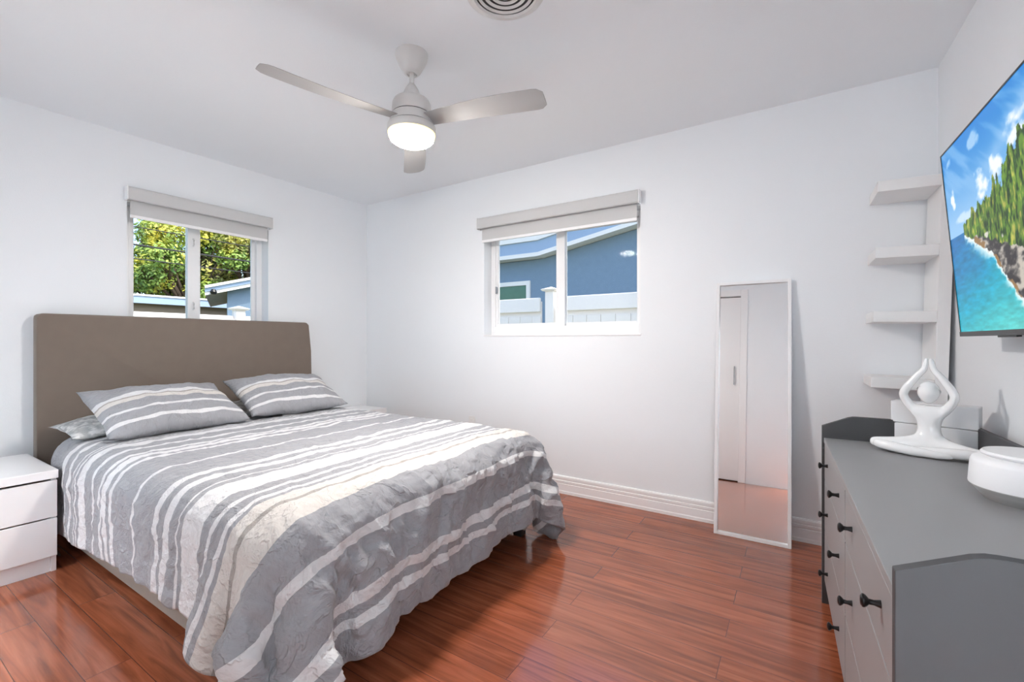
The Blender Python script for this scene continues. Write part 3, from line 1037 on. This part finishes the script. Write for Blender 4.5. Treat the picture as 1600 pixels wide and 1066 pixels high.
# ================================================================== MIRROR
fm = thing('floor_mirror', 'tall narrow white framed mirror leaning against the back wall', 'mirror', (-0.237, 3.146, 0), rot=(-R(5.0), 0, R(0.3)))
MW, MH, FW, FD = 0.428, 1.640, 0.020, 0.028
bm = BM()
for q in ((-MW / 2, -MW / 2 + FW, 0, FD, 0, MH), (MW / 2 - FW, MW / 2, 0, FD, 0, MH), (-MW / 2 + FW, MW / 2 - FW, 0, FD, 0, FW), (-MW / 2 + FW, MW / 2 - FW, 0, FD, MH - FW, MH)):
    bx(bm, *q, 0.002)
obj('frame', bm, M['white_lacquer'], fm)
bm = BM(); bx(bm, -MW / 2 + FW - .002, MW / 2 - FW + .002, FD - 0.012, FD - 0.008, FW - .002, MH - FW + .002)
obj('mirror_glass', bm, M['mirror'], fm)

# ================================================================== DRESSER
dr = thing('dresser', 'long grey dresser with six drawers and black knobs by the right wall', 'dresser', (0.1455, 1.02, 0), R(1.55))
DL, DD = 1.585, 0.525           # length along the wall, depth
PT = 0.022
side = [(0.0, 0.0), (0.05, 0.0), (0.05, 0.06), (DD - 0.05, 0.06), (DD - 0.05, 0.0), (DD, 0.0), (DD, 0.893), (0.135, 0.893), (0.118, 0.892), (0.100, 0.887), (0.085, 0.880), (0.0, 0.841)]
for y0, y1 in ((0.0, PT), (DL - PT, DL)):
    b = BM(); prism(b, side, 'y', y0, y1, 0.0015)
    obj('side_panel', b, [M['dresser_shaded']], dr)
b = BM(); bx(b, 0.008, DD - 0.02, PT, DL - PT, 0.762, 0.785, 0.0015); obj('top_panel', b, M['dresser'], dr)
b = BM(); bx(b, DD - 0.02, DD, PT, DL - PT, 0.06, 0.893, 0.0015); obj('back_panel', b, M['dresser_shaded'], dr)
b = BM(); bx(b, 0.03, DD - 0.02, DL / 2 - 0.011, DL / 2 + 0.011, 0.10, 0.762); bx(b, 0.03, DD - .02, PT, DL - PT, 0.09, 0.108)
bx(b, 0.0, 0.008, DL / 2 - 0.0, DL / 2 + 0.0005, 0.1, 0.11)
obj('inner_frame', b, M['dresser_shaded'], dr)
ROWS = [(0.592, 0.757, 0.690), (0.352, 0.588, 0.473), (0.112, 0.348, 0.212)]
for y0, y1 in ((PT + 0.003, DL / 2 - 0.005), (DL / 2 + 0.005, DL - PT - 0.004)):
    for z0, z1, zk in ROWS:
        b = BM(); bx(b, 0.010, 0.030, y0, y1, z0, z1, 0.002)
        d_ = obj('drawer', b, M['dresser'], dr)
        for ky in (y0 + (y1 - y0) * 0.215, y0 + (y1 - y0) * 0.785):
            b = BM()
            lathe(b, [(0, 0), (0.0085, 0), (0.0075, 0.004), (0.0055, 0.012), (0.0060, 0.020), (0.0115, 0.025), (0.0140, 0.029), (0.0135, 0.032), (0.009, 0.035), (0, 0.036)], 20)
            for v in b.verts: v.co = Vector((0.010 - v.co.z, ky + v.co.x, zk + v.co.y))
            obj('knob', b, M['black_metal'], d_, True)
TOPZ = 0.785


def dpos(px, py): return (px, py, TOPZ)


# ---- white box standing behind the figurine
t = thing('storage_box', 'flat white lidded box standing upright behind the yoga figurine', 'box', (0.485, 2.545, TOPZ), R(-21))
b = BM(); bx(b, -0.136, 0.136, 0, 0.075, 0, 0.098, 0.003); obj('box_base', b, M['box'], t)
b = BM(); bx(b, -0.138, 0.138, -0.002, 0.077, 0.0995, 0.192, 0.004); obj('box_lid', b, M['box'], t)


# ---- yoga figurine: one continuous skinned body
def skin_obj(name, verts, edges, radii, m, parent, root=0, sub=2):
    me = bpy.data.meshes.new(name); me.from_pydata(verts, edges, [])
    o = bpy.data.objects.new(name, me); COL.objects.link(o)
    o.parent = parent
    o.modifiers.new('skin', 'SKIN')
    sk = me.skin_vertices[0].data
    for i, r_ in enumerate(radii):
        sk[i].radius = (r_, r_) if not isinstance(r_, tuple) else r_
        sk[i].use_root = (i == root)
    o.modifiers[0].use_smooth_shade = True
    s = o.modifiers.new('sub', 'SUBSURF'); s.levels = sub; s.render_levels = sub
    bake(o)
    o.data.materials.clear(); o.data.materials.append(m)
    return o


fig = thing('yoga_figurine', 'glossy white seated yoga figurine with arms raised overhead', 'figurine', (0.452, 2.43, TOPZ), R(-20))
V_, E_, Rr = [], [], []


def chain(pts, rads, start=None):
    prev = start
    out = []
    for p, r_ in zip(pts, rads):
        V_.append(p); Rr.append(r_); i = len(V_) - 1; out.append(i)
        if prev is not None: E_.append((prev, i))
        prev = i
    return out


sp_ = chain([(0, 0.01, 0.040), (0, 0.008, 0.075), (0, 0.006, 0.110), (0, 0.004, 0.150), (0, 0.002, 0.178), (0, 0.0, 0.196)],
            [(0.050, 0.040), (0.043, 0.034), (0.037, 0.028), (0.045, 0.033), (0.040, 0.027), (0.017, 0.015)])
for s in (-1, 1):
    chain([(s * 0.048, 0.002, 0.180), (s * 0.070, -0.004, 0.212), (s * 0.079, -0.008, 0.238), (s * 0.066, -0.006, 0.268), (s * 0.036, -0.002, 0.314), (s * 0.014, 0.0, 0.342), (s * 0.009, 0.0, 0.368), (s * 0.006, 0.0, 0.388)],
          [0.020, 0.017, 0.0165, 0.0155, 0.013, 0.0115, 0.010, 0.006], sp_[4])
    chain([(s * 0.052, -0.018, 0.036), (s * 0.105, -0.038, 0.033), (s * 0.158, -0.052, 0.032), (s * 0.178, -0.060, 0.033)],
          [0.034, 0.028, 0.022, 0.016], sp_[0])
body = skin_obj('body', V_, E_, Rr, M['white_gloss'], fig)
V_, E_, Rr = [], [], []
chain([(-0.165, -0.060, 0.030), (-0.10, -0.080, 0.026), (-0.03, -0.092, 0.021), (0.045, -0.090, 0.018), (0.085, -0.080, 0.017)], [0.019, 0.022, 0.020, 0.015, 0.010])
skin_obj('shin', V_, E_, Rr, M['white_gloss'], fig)
V_, E_, Rr = [], [], []
chain([(0.165, -0.060, 0.030), (0.10, -0.070, 0.030), (0.03, -0.076, 0.026), (-0.045, -0.074, 0.022), (-0.085, -0.064, 0.020)], [0.019, 0.022, 0.020, 0.015, 0.010])
skin_obj('shin', V_, E_, Rr, M['white_gloss'], fig)
b = BM()
bmesh.ops.create_uvsphere(b, u_segments=28, v_segments=18, radius=1.0)
for v in b.verts:
    x, y, z = v.co
    k = 1 - 0.16 * max(0, -z)
    nose = 0.10 * math.exp(-((x / 0.16) ** 2 + ((z + 0.18) / 0.25) ** 2)) if y < 0 else 0
    brow = 0.05 * math.exp(-((z + 0.08) / 0.10) ** 2) * math.exp(-((abs(x) - 0.34) / 0.2) ** 2) if y < 0 else 0
    v.co = (x * 0.034 * k, (y - nose + brow) * 0.035 * k - 0.004, 0.248 + z * 0.043)
obj('head', b, M['white_gloss'], fig, True, angle=180)
b = BM()
bmesh.ops.create_uvsphere(b, u_segments=32, v_segments=24, radius=1.0)
kill = [v for v in b.verts if v.co.z * 0.85 - v.co.y * 0.5 * -1 < 0.12]
bmesh.ops.delete(b, geom=kill, context='VERTS')
for v in b.verts:
    x, y, z = v.co
    v.co = (x * 0.0374, y * 0.0388 - 0.003, 0.248 + z * 0.0468)
obj('hair', b, M['white_gloss'], fig, True, angle=180)

# ---- round aroma diffuser with grey wood base
t = thing('aroma_diffuser', 'round white aroma diffuser with grey wood base on the dresser', 'diffuser', (0.560, 1.852, TOPZ), 0)
b = BM(); lathe(b, [(0, 0), (0.092, 0), (0.095, 0.003), (0.125, 0.038), (0.125, 0.040), (0, 0.040)], 64); obj('wood_base', b, M['grey_wood'], t, True, angle=30)
b = BM(); lathe(b, [(0, 0.0405), (0.1262, 0.0405), (0.1266, 0.044), (0.1225, 0.105), (0.118, 0.116), (0.106, 0.123), (0.088, 0.1245), (0.086, 0.119), (0, 0.119)], 64); obj('body', b, M['white_plastic'], t, True)
b = BM(); lathe(b, [(0, 0.121), (0.080, 0.121), (0.098, 0.128), (0.101, 0.133), (0.096, 0.139), (0.06, 0.142), (0, 0.143)], 64); obj('lid', b, M['white_plastic'], t, True)

# ================================================================== SHELF UNIT
# the unit leans a little: its foot stands off the right wall, its top rests against it
su = thing('wall_shelf_unit', 'tall white leaning shelf unit with four deep shelves in the corner', 'shelf unit', (0.6115, 3.022, 0), rot=(0, R(1.55), R(0.6)))
b = BM(); bx(b, -0.055, -0.004, 0.0, 0.278, 0, 2.075, 0.002); obj('upright_panel', b, M['shelf_white'], su)
for z0 in (2.019, 1.671, 1.336, 0.990):
    b = BM(); bx(b, -0.305, -0.0555, 0.0, 0.278, z0, z0 + 0.056, 0.002); obj('shelf', b, M['shelf_white'], su)

# ================================================================== TELEVISION
tv = thing('television', 'large flat television on the right wall showing a tropical coast', 'television', (0.552, 2.452, 1.263), rot=(0, 0, 0))
TW, TH = 1.29, 0.726
ex = -dC
ey = Vector((0.492 - 0.552, 2.451 - 2.452, 1.986 - 1.263)).normalized()
ez = ex.cross(ey).normalized()           # towards the room?
if ez.dot(nC) < 0: ez = -ez
TMAT = Matrix((ex, ey, ez)).transposed()


def tvx(b):
    for v in b.verts: v.co = TMAT @ v.co
    return b


b = BM(); bx(b, 0, TW, 0, TH, -0.028, -0.001, 0.002); bx(b, 0.15, TW - 0.15, 0.06, TH - 0.2, -0.055, -0.027, 0.006)
obj('back_shell', tvx(b), M['black_plastic'], tv)
b = BM(); e_ = 0.0055
bx(b, 0, e_, 0.013, TH, -0.002, 0.002); bx(b, TW - e_, TW, 0.013, TH, -0.002, 0.002); bx(b, e_, TW - e_, TH - e_, TH, -0.002, 0.002)
obj('bezel', tvx(b), M['black_plastic'], tv)
b = BM(); bx(b, 0, TW, -0.002, 0.016, -0.004, 0.004, 0.001); obj('bottom_strip', tvx(b), M['bezel'], tv)
b = BM(); bx(b, TW / 2 - 0.3, TW / 2 - 0.16, -0.008, -0.002, -0.012, 0.0, 0.001); obj('sensor', tvx(b), M['black_plastic'], tv)


def tv_picture():
    nx, ny = 420, 240
    u = np.linspace(0, 1, nx)[:, None] * np.ones(ny)[None, :]
    v = np.ones(nx)[:, None] * np.linspace(0, 1, ny)[None, :]
    C = np.zeros((nx, ny, 3))

    def put(mask, col):
        nonlocal C
        mk = np.clip(mask, 0, 1)[..., None]
        C = C * (1 - mk) + np.asarray(col) * mk

    def ss(a, b_, x):
        t_ = np.clip((x - a) / (b_ - a), 0, 1); return t_ * t_ * (3 - 2 * t_)
    hz = 0.522
    # sky
    k = ss(hz, 1.0, v)[..., None]
    C = np.array([150, 196, 236.]) * (1 - k) + np.array([38, 134, 214.]) * k
    streak = fbm((u * 0.9 + v * 0.75) * 16, (u - v * 1.1) * 2.4, 4, 5)
    put(0.55 * ss(0.52, 0.75, streak) * ss(.60, .8, v), (150, 196, 236))
    band = np.exp(-(((v - 0.62) - 0.62 * (u - 0.12)) / 0.05) ** 2) * ss(.2, .4, u)
    put(0.4 * band * (0.5 + fbm(u * 20, v * 6, 3, 8)), (178, 210, 240))
    for (cu, cv, ru, rv, s_) in ((0.27, 0.70, 0.055, 0.085, 1), (0.37, 0.72, 0.05, 0.085, 2), (0.50, 0.80, 0.075, 0.11, 3), (0.06, 0.72, 0.022, 0.075, 4), (0.26, 0.92, 0.06, 0.055, 5),
                               (0.15, 0.60, 0.10, 0.035, 6), (0.68, 0.86, 0.10, 0.09, 7), (0.86, 0.80, 0.10, 0.10, 9), (0.05, 0.93, 0.03, 0.03, 10)):
        dd = ((u - cu) / ru) ** 2 + ((v - cv) / rv) ** 2
        nn = fbm(u * 26, v * 22, 4, 50 + s_)
        soft = 0.55 if s_ in (5, 6, 10) else 0.95
        put(soft * ss(0.62, 0.98, nn * 0.95 + 0.52 * (1 - dd)), (244, 247, 252))
    # sea
    sea = (v < hz)
    wv = fbm(u * 30, v * 70, 4, 61)
    deep = np.array([16, 112, 176.]); mid = np.array([10, 158, 190.]); tq = np.array([92, 206, 200.])
    q = np.clip(0.9 * (hz - v) / hz + 0.75 * u - 0.18 + 0.35 * (fbm(u * 5, v * 7, 3, 66) - .5), 0, 1)[..., None]
    s1 = np.clip(q * 2, 0, 1); s2 = np.clip(q * 2 - 1, 0, 1)
    colr = (deep * (1 - s1) + mid * s1) * (1 - s2) + tq * s2
    colr = colr * (0.84 + 0.32 * wv)[..., None]
    C = np.where(sea[..., None], colr, C)
    # shoreline: v of the waterline for each u
    us = [0.0, 0.10, 0.13, 0.20, 0.29, 0.35, 0.43, 0.50, 0.60, 1.0]
    vw = [0.53, 0.53, 0.500, 0.445, 0.370, 0.255, 0.125, 0.05, -0.1, -0.4]
    vt = [0.5, 0.535, 0.560, 0.600, 0.640, 0.655, 0.690, 0.775, 0.83, 0.85]
    vb = [0.53, 0.525, 0.485, 0.470, 0.430, 0.390, 0.345, 0.300, 0.22, 0.15]
    jag = (fbm(u * 40, v * 40, 3, 71) - 0.5)
    wl = np.interp(u, us, vw) + 0.03 * jag
    tt = np.interp(u, us, vt) + 0.20 * (fbm(u * 46, v * 3 + 2.0, 3, 73) - 0.5) * ss(.12, .3, u) + 0.05 * jag
    tb = np.interp(u, us, vb) + 0.05 * jag
    on = (u > 0.118) * 1.0
    foam = fbm(u * 24, v * 30, 4, 77)
    put(on * ss(0.085, 0.0, wl - v) * (v < wl + .02) * ss(0.36, 0.56, foam + 0.25 * ss(.05, 0, wl - v)), (240, 248, 248))
    rock = fbm(u * 34, v * 34, 4, 81)
    rc = np.array([52, 50, 52.]) * (1 - ss(0.35, 0.68, rock)[..., None]) + np.array([196, 188, 176.]) * ss(0.35, 0.68, rock)[..., None]
    mk = on * (v > wl) * (v < tb + 0.05)
    C = np.where((mk > 0)[..., None], rc, C)
    put(on * (v > wl - 0.01) * (v < wl + 0.02) * ss(.45, .55, fbm(u * 30, v * 30, 2, 83)), (150, 116, 72))
    lf = fbm(u * 120, v * 26, 4, 91); l2 = fbm(u * 34, v * 16, 4, 95)
    gc = np.array([26, 58, 24.]) * (1 - ss(0.30, 0.52, lf)[..., None]) + np.array([92, 132, 36.]) * ss(0.30, 0.52, lf)[..., None]
    hi = 0.8 * ss(0.58, 0.74, lf)[..., None]
    gc = gc * (1 - hi) + np.array([196, 184, 84.]) * hi
    gc = gc * (0.75 + 0.5 * l2)[..., None]
    mk = on * (v > tb) * (v < tt)
    C = np.where((mk > 0)[..., None], gc, C)
    put(on * (v > tb) * (v < tb + .1) * ss(0.60, 0.68, fbm(u * 22, v * 22, 3, 99)), (214, 210, 200))
    C = np.clip(C, 0, 255) / 255.0
    C = np.where(C <= 0.04045, C / 12.92, ((C + 0.055) / 1.055) ** 2.4)
    b = BM()
    x0, x1, y0, y1 = e_, TW - e_, 0.016, TH - e_
    vs = [[b.verts.new(TMAT @ Vector((x0 + (x1 - x0) * u[i, j], y0 + (y1 - y0) * v[i, j], 0.0))) for j in range(ny)] for i in range(nx)]
    for i in range(nx - 1):
        for j in range(ny - 1):
            b.faces.new([vs[i][j], vs[i + 1][j], vs[i + 1][j + 1], vs[i][j + 1]])
    me = bpy.data.meshes.new('screen'); b.to_mesh(me); b.free()
    ca = me.color_attributes.new('picture', 'FLOAT_COLOR', 'POINT')
    flat = np.concatenate([C.reshape(-1, 3), np.ones((nx * ny, 1))], 1).astype(np.float32).ravel()
    ca.data.foreach_set('color', flat)
    m, nt, p = new_mat('screen_picture')
    p.inputs['Base Color'].default_value = (0.01, 0.01, 0.012, 1)
    p.inputs['Roughness'].default_value = 0.25
    p.inputs['Specular IOR Level'].default_value = 0.08
    at = nt.nodes.new('ShaderNodeVertexColor'); at.layer_name = 'picture'
    nt.links.new(at.outputs['Color'], p.inputs['Emission Color'])
    p.inputs['Emission Strength'].default_value = 1.0
    obj('screen', me, m, tv)


tv_picture()
b = BM()
p0 = Vector((wallC_x(1.81) - 0.552, 1.81 - 2.452, 0.36))
bx(b, p0.x - 0.018, p0.x - 0.001, p0.y - 0.2, p0.y + 0.2, p0.z - 0.12, p0.z + 0.12, 0.002)
tube(b, [p0 + Vector((-0.005, 0, 0.05)), p0 + Vector((-0.15 + 0.04, 0, 0.05))], 0.02, 8)
tube(b, [p0 + Vector((-0.005, 0, -0.05)), p0 + Vector((-0.15 + 0.05, 0, -0.05))], 0.02, 8)
obj('wall_mount', b, M['black_metal'], tv)

# ================================================================== OUTSIDE
bm = BM(); bx(bm, -60, 30, -25, 60, -0.5, -0.15)
gr = struct('ground', bm, M['ground'])


def fence(name, label, axis, pos, runs, posts, ztop):
    """white board fence: wide top rail over pickets, posts with caps"""
    org = Vector((0, pos, -0.15)) if axis == 'x' else Vector((pos, 0, -0.15))
    org = org + (Vector((runs[0][0], 0, 0)) if axis == 'x' else Vector((0, runs[0][0], 0)))
    root = thing(name, label, 'fence', org)

    def put(nm, boxes, bev=0.004):
        b = BM()
        for (a0, a1, o0, o1, z0, z1) in boxes:
            if axis == 'x': bx(b, a0, a1, pos + o0, pos + o1, z0, z1, bev)
            else: bx(b, pos + o0, pos + o1, a0, a1, z0, z1, bev)
        for v in b.verts: v.co -= org
        return obj(nm, b, M['white_ext'], root)
    for a0, a1 in runs:
        put('top_rail', [(a0, a1, -0.05, 0.0, ztop - 0.20, ztop)], 0.01)
        bxs = []
        a = a0
        while a < a1 - 0.02:
            bxs.append((a, min(a + 0.195, a1), -0.02, 0.005, -0.14, ztop - 0.26))
            a += 0.2
        put('picket_panel', bxs)
        put('back_rail', [(a0, a1, 0.006, 0.03, ztop - 0.45, ztop - 0.05)], 0)
    for p in posts:
        put('post', [(p - 0.065, p + 0.065, -0.065, 0.065, -0.15, ztop + 0.085)])
        b = BM()
        prof = [(-0.095, ztop + 0.085), (0.095, ztop + 0.085), (0.105, ztop + 0.105), (0.0, ztop + 0.135), (-0.105, ztop + 0.105)]
        hh = 0.1
        if axis == 'x': vs_ = [(p, pos)]
        else: vs_ = [(pos, p)]
        cx, cy = vs_[0]
        for (a_, zz) in ((0.095, ztop + 0.085), (0.112, ztop + 0.105)):
            pass
        q0 = [b.verts.new((cx + sx * 0.095, cy + sy * 0.095, ztop + 0.085)) for sx, sy in ((-1, -1), (1, -1), (1, 1), (-1, 1))]
        q1 = [b.verts.new((cx + sx * 0.112, cy + sy * 0.112, ztop + 0.108)) for sx, sy in ((-1, -1), (1, -1), (1, 1), (-1, 1))]
        top = b.verts.new((cx, cy, ztop + 0.15))
        b.faces.new(q0[::-1])
        for i in range(4):
            b.faces.new([q0[i], q0[(i + 1) % 4], q1[(i + 1) % 4], q1[i]]); b.faces.new([q1[i], q1[(i + 1) % 4], top])
        for v in b.verts: v.co -= org
        obj('post_cap', b, M['white_ext'], root)
    return root


fence('garden_fence', 'white board fence in front of the blue house, through the right window', 'x', 5.6, [(-5.4, -3.06), (-2.76, 0.9)], [-2.90, -5.4], 1.855)
fence('garden_fence', 'white fence low behind the headboard, through the left window', 'y', -7.0, [(1.2, 3.38), (3.52, 5.3)], [3.45, 1.2], 1.615)


def fascia_run(b, pts, y, z_up, z_dn, thick):
    pass


# ---- blue house behind the right window
hb = thing('blue_house', 'blue stucco house with white edged gable, through the right window', 'house', (-3.4, 9.0, -0.15))
HO = Vector((-3.4, 9.0, -0.15))


def hl(b):
    for v in b.verts: v.co -= HO
    return b


HY = 9.0
eave = [(-9.5, 3.13), (-4.85, 3.13), (-0.9, 3.85), (3.0, 3.13)]
b = BM()
prism(b, [(-9.3, -0.15), (2.8, -0.15), (2.8, 3.16), (-0.9, 3.84), (-4.85, 3.12), (-9.3, 3.12)], 'y', HY, HY + 6.0)
obj('wall', hl(b), M['blue_stucco'], hb)


def band(nm, d0, d1, y0, y1, m):
    b = BM()
    pts = [(x, z + d0) for x, z in eave] + [(x, z + d1) for x, z in eave[::-1]]
    prism(b, pts, 'y', y0, y1)
    return obj(nm, hl(b), m, hb)


band('lower_trim', 0.0, 0.09, HY - 0.30, HY - 0.26, M['white_ext'])
band('soffit', 0.0, 0.03, HY - 0.28, HY + 0.1, M['white_ext'])
band('fascia', 0.09, 0.35, HY - 0.29, HY - 0.25, M['blue_fascia'])
band('roof_edge', 0.35, 0.49, HY - 0.33, HY - 0.25, M['white_ext'])
band('roof', 0.05, 0.47, HY - 0.25, HY + 6.2, M['roofing'])
b = BM()
wx0, wx1, wz0, wz1 = -6.75, -5.20, 1.75, 2.64
bx(b, wx0, wx0 + 0.09, HY - 0.05, HY + 0.02, wz0, wz1); bx(b, wx1 - 0.09, wx1, HY - 0.05, HY + 0.02, wz0, wz1)
bx(b, wx0 + 0.09, wx1 - 0.09, HY - 0.05, HY + 0.02, wz1 - 0.1, wz1); bx(b, wx0 + 0.09, wx1 - 0.09, HY - 0.05, HY + 0.02, wz0, wz0 + 0.1)
wf = obj('window', hl(b), M['white_ext'], hb)
b = BM(); bx(b, wx0 + 0.09, wx1 - 0.09, HY - 0.02, HY - 0.01, wz0 + 0.1, wz1 - 0.1); obj('pane', hl(b), M['dark_glass'], wf)

# ---- houses beyond the left window
gs = thing('blue_outbuilding', 'small blue building with sloping white edged roof, through the left window', 'house', (-11.0, 4.709, 0), R(-25))
b = BM(); prism(b, [(0.42, -0.15), (3.9, -0.15), (3.9, 2.85), (3.0, 3.12), (0.42, 2.40)], 'x', -4.0, -0.25); obj('wall', b, M['blue_stucco'], gs)
ev2 = [(0.0, 2.25), (3.0, 3.11), (4.15, 2.78)]
for nm, d0, d1, x0, x1, mm_ in (('lower_trim', 0.0, 0.075, -0.06, -0.02, M['white_ext']), ('fascia', 0.075, 0.155, -0.05, 0.0, M['blue_fascia']), ('roof_edge', 0.155, 0.215, -0.05, 0.04, M['white_ext']), ('roof', 0.02, 0.20, -4.3, -0.06, M['roofing'])):
    b = BM(); prism(b, [(y, z + d0) for y, z in ev2] + [(y, z + d1) for y, z in ev2[::-1]], 'x', x0, x1); obj(nm, b, mm_, gs)
b = BM(); lathe(b, [(0, -0.06), (0.05, -0.05), (0.07, 0.0), (0.04, 0.06), (0, 0.07)], 12)
for v in b.verts: v.co += Vector((0.03, 0.16, 2.33))
obj('flood_light', b, M['black_plastic'], gs, True)

th = thing('tan_house', 'long low tan house with blue roof edge, behind the left window', 'house', (-16.0, 8.0, -0.15))
TO = Vector((-16.0, 8.0, -0.15))


def tl(b):
    for v in b.verts: v.co -= TO
    return b


b = BM(); bx(b, -20, -16.3, 2, 14, -0.15, 2.42); obj('wall', tl(b), M['tan_stucco'], th)
b = BM(); bx(b, -16.05, -16.0, 1.6, 14.4, 2.34, 2.55); obj('fascia', tl(b), M['blue_fascia'], th)
b = BM(); bx(b, -16.08, -15.97, 1.6, 14.4, 2.55, 2.60); obj('roof_edge', tl(b), M['white_ext'], th)
b = BM(); prism(b, [(-16.05, 2.40), (-16.05, 2.58), (-18, 2.74), (-20.4, 2.58), (-20.4, 2.4)], 'y', 1.6, 14.4); obj('roof', tl(b), M['roofing'], th)


# ---- trees
def tree(label, x, y, h, blobs, leaf, seed, group='trees beyond the houses', nl=150, size=0.085):
    rg = random.Random(seed)
    t = thing('broadleaf_tree', label, 'tree', (x, y, -0.15), 0, group)
    b = BM()
    tops = []
    tube(b, [(0, 0, 0), (0.1, 0.05, h * 0.22), (0.0, 0.1, h * 0.36)], [0.32, 0.24, 0.18], 10)
    for (bx_, by_, bz_, br_) in blobs:
        mid = Vector((bx_ * 0.5 + rg.uniform(-.3, .3), by_ * 0.5 + rg.uniform(-.3, .3), h * 0.36 + (bz_ - h * 0.36) * 0.55))
        tube(b, [(0, 0.1, h * 0.33), mid, (bx_, by_, bz_)], [0.12, 0.07, 0.025], 6)
        for q in range(3):
            e = Vector((bx_, by_, bz_)) + Vector((rg.uniform(-1, 1), rg.uniform(-1, 1), rg.uniform(-.6, 1))) * br_ * 0.8
            tube(b, [mid, (mid + e) / 2 + Vector((0, 0, .1)), e], [0.05, 0.03, 0.012], 5)
    obj('trunk', b, M['bark'], t, True)
    b = BM()
    for (bx_, by_, bz_, br_) in blobs:
        for k in range(nl):
            d = Vector((rg.gauss(0, 1), rg.gauss(0, 1), rg.gauss(0, 1)))
            d.normalize()
            c = Vector((bx_, by_, bz_)) + Vector((d.x, d.y, d.z * 0.75)) * br_ * rg.uniform(0.45, 1.08) ** 0.8
            nrm = (d + Vector((rg.uniform(-.8, .8), rg.uniform(-.8, .8), rg.uniform(-.2, 1.2)))).normalized()
            u = nrm.cross(Vector((rg.uniform(-1, 1), rg.uniform(-1, 1), rg.uniform(-1, 1))))
            if u.length < 1e-3: continue
            u.normalize(); w = nrm.cross(u)
            s = size * rg.uniform(0.6, 1.3)
            pts = [c - u * s, c - u * s * .3 + w * s * .5 + nrm * s * .1, c + u * s * .5 + w * s * .35, c + u * s * 1.1 - nrm * s * .15, c + u * s * .4 - w * s * .4, c - u * s * .4 - w * s * .42]
            b.faces.new([b.verts.new(p) for p in pts])
    obj('crown', b, M[leaf], t)
    return t


def crown(rx, ry, z0, z1, n, seed, r0=0.6, r1=1.1):
    rg = random.Random(seed); out = []
    while len(out) < n:
        a = rg.uniform(0, 2 * math.pi); q = math.sqrt(rg.random()); f = rg.random()
        k = math.sin(math.pi * (0.15 + 0.80 * f)) ** 0.6
        out.append((rx * q * k * math.cos(a), ry * q * k * math.sin(a), z0 + (z1 - z0) * f, rg.uniform(r0, r1)))
    return out


tree('big green and yellow tree rising over the tan house, left window pane', -23.5, 9.5, 6.9, crown(2.4, 2.7, 3.0, 6.6, 30, 1), 'leaf_a', 1, nl=520)
tree('olive green tree filling the right half of the left window', -23.0, 12.2, 7.2, crown(2.6, 2.8, 3.2, 7.4, 30, 2), 'leaf_b', 2, nl=420)
tree('dark green bushy tree low behind the tan house roof', -25.5, 10.2, 6.2, crown(2.2, 3.6, 2.6, 5.4, 26, 3), 'leaf_a', 3, nl=420)
tree('green tree showing as a thin strip over the blue house roof', -9.2, 17.5, 6.3, crown(2.4, 2.0, 3.6, 6.0, 22, 4), 'leaf_a', 4, nl=260)

for k, (z, sag, lab) in enumerate(((5.02, 0.10, 'thin black power line crossing the tree, highest of three in the left window'),
                                   (4.42, 0.08, 'thicker black power line crossing the tree, middle of three in the left window'),
                                   (3.95, 0.06, 'thin black power line crossing the tree, lowest of three in the left window'))):
    b = BM()
    pts = [(-18.0 + 0.02 * k, -2 + 1.0 * i, z - sag * math.sin(math.pi * i / 22)) for i in range(23)]
    tube(b, pts, 0.018 if k != 1 else 0.030, 6)
    tag(obj('power_line', b, M['cable'], None, True), lab, 'cable', 'power lines outside the left window')
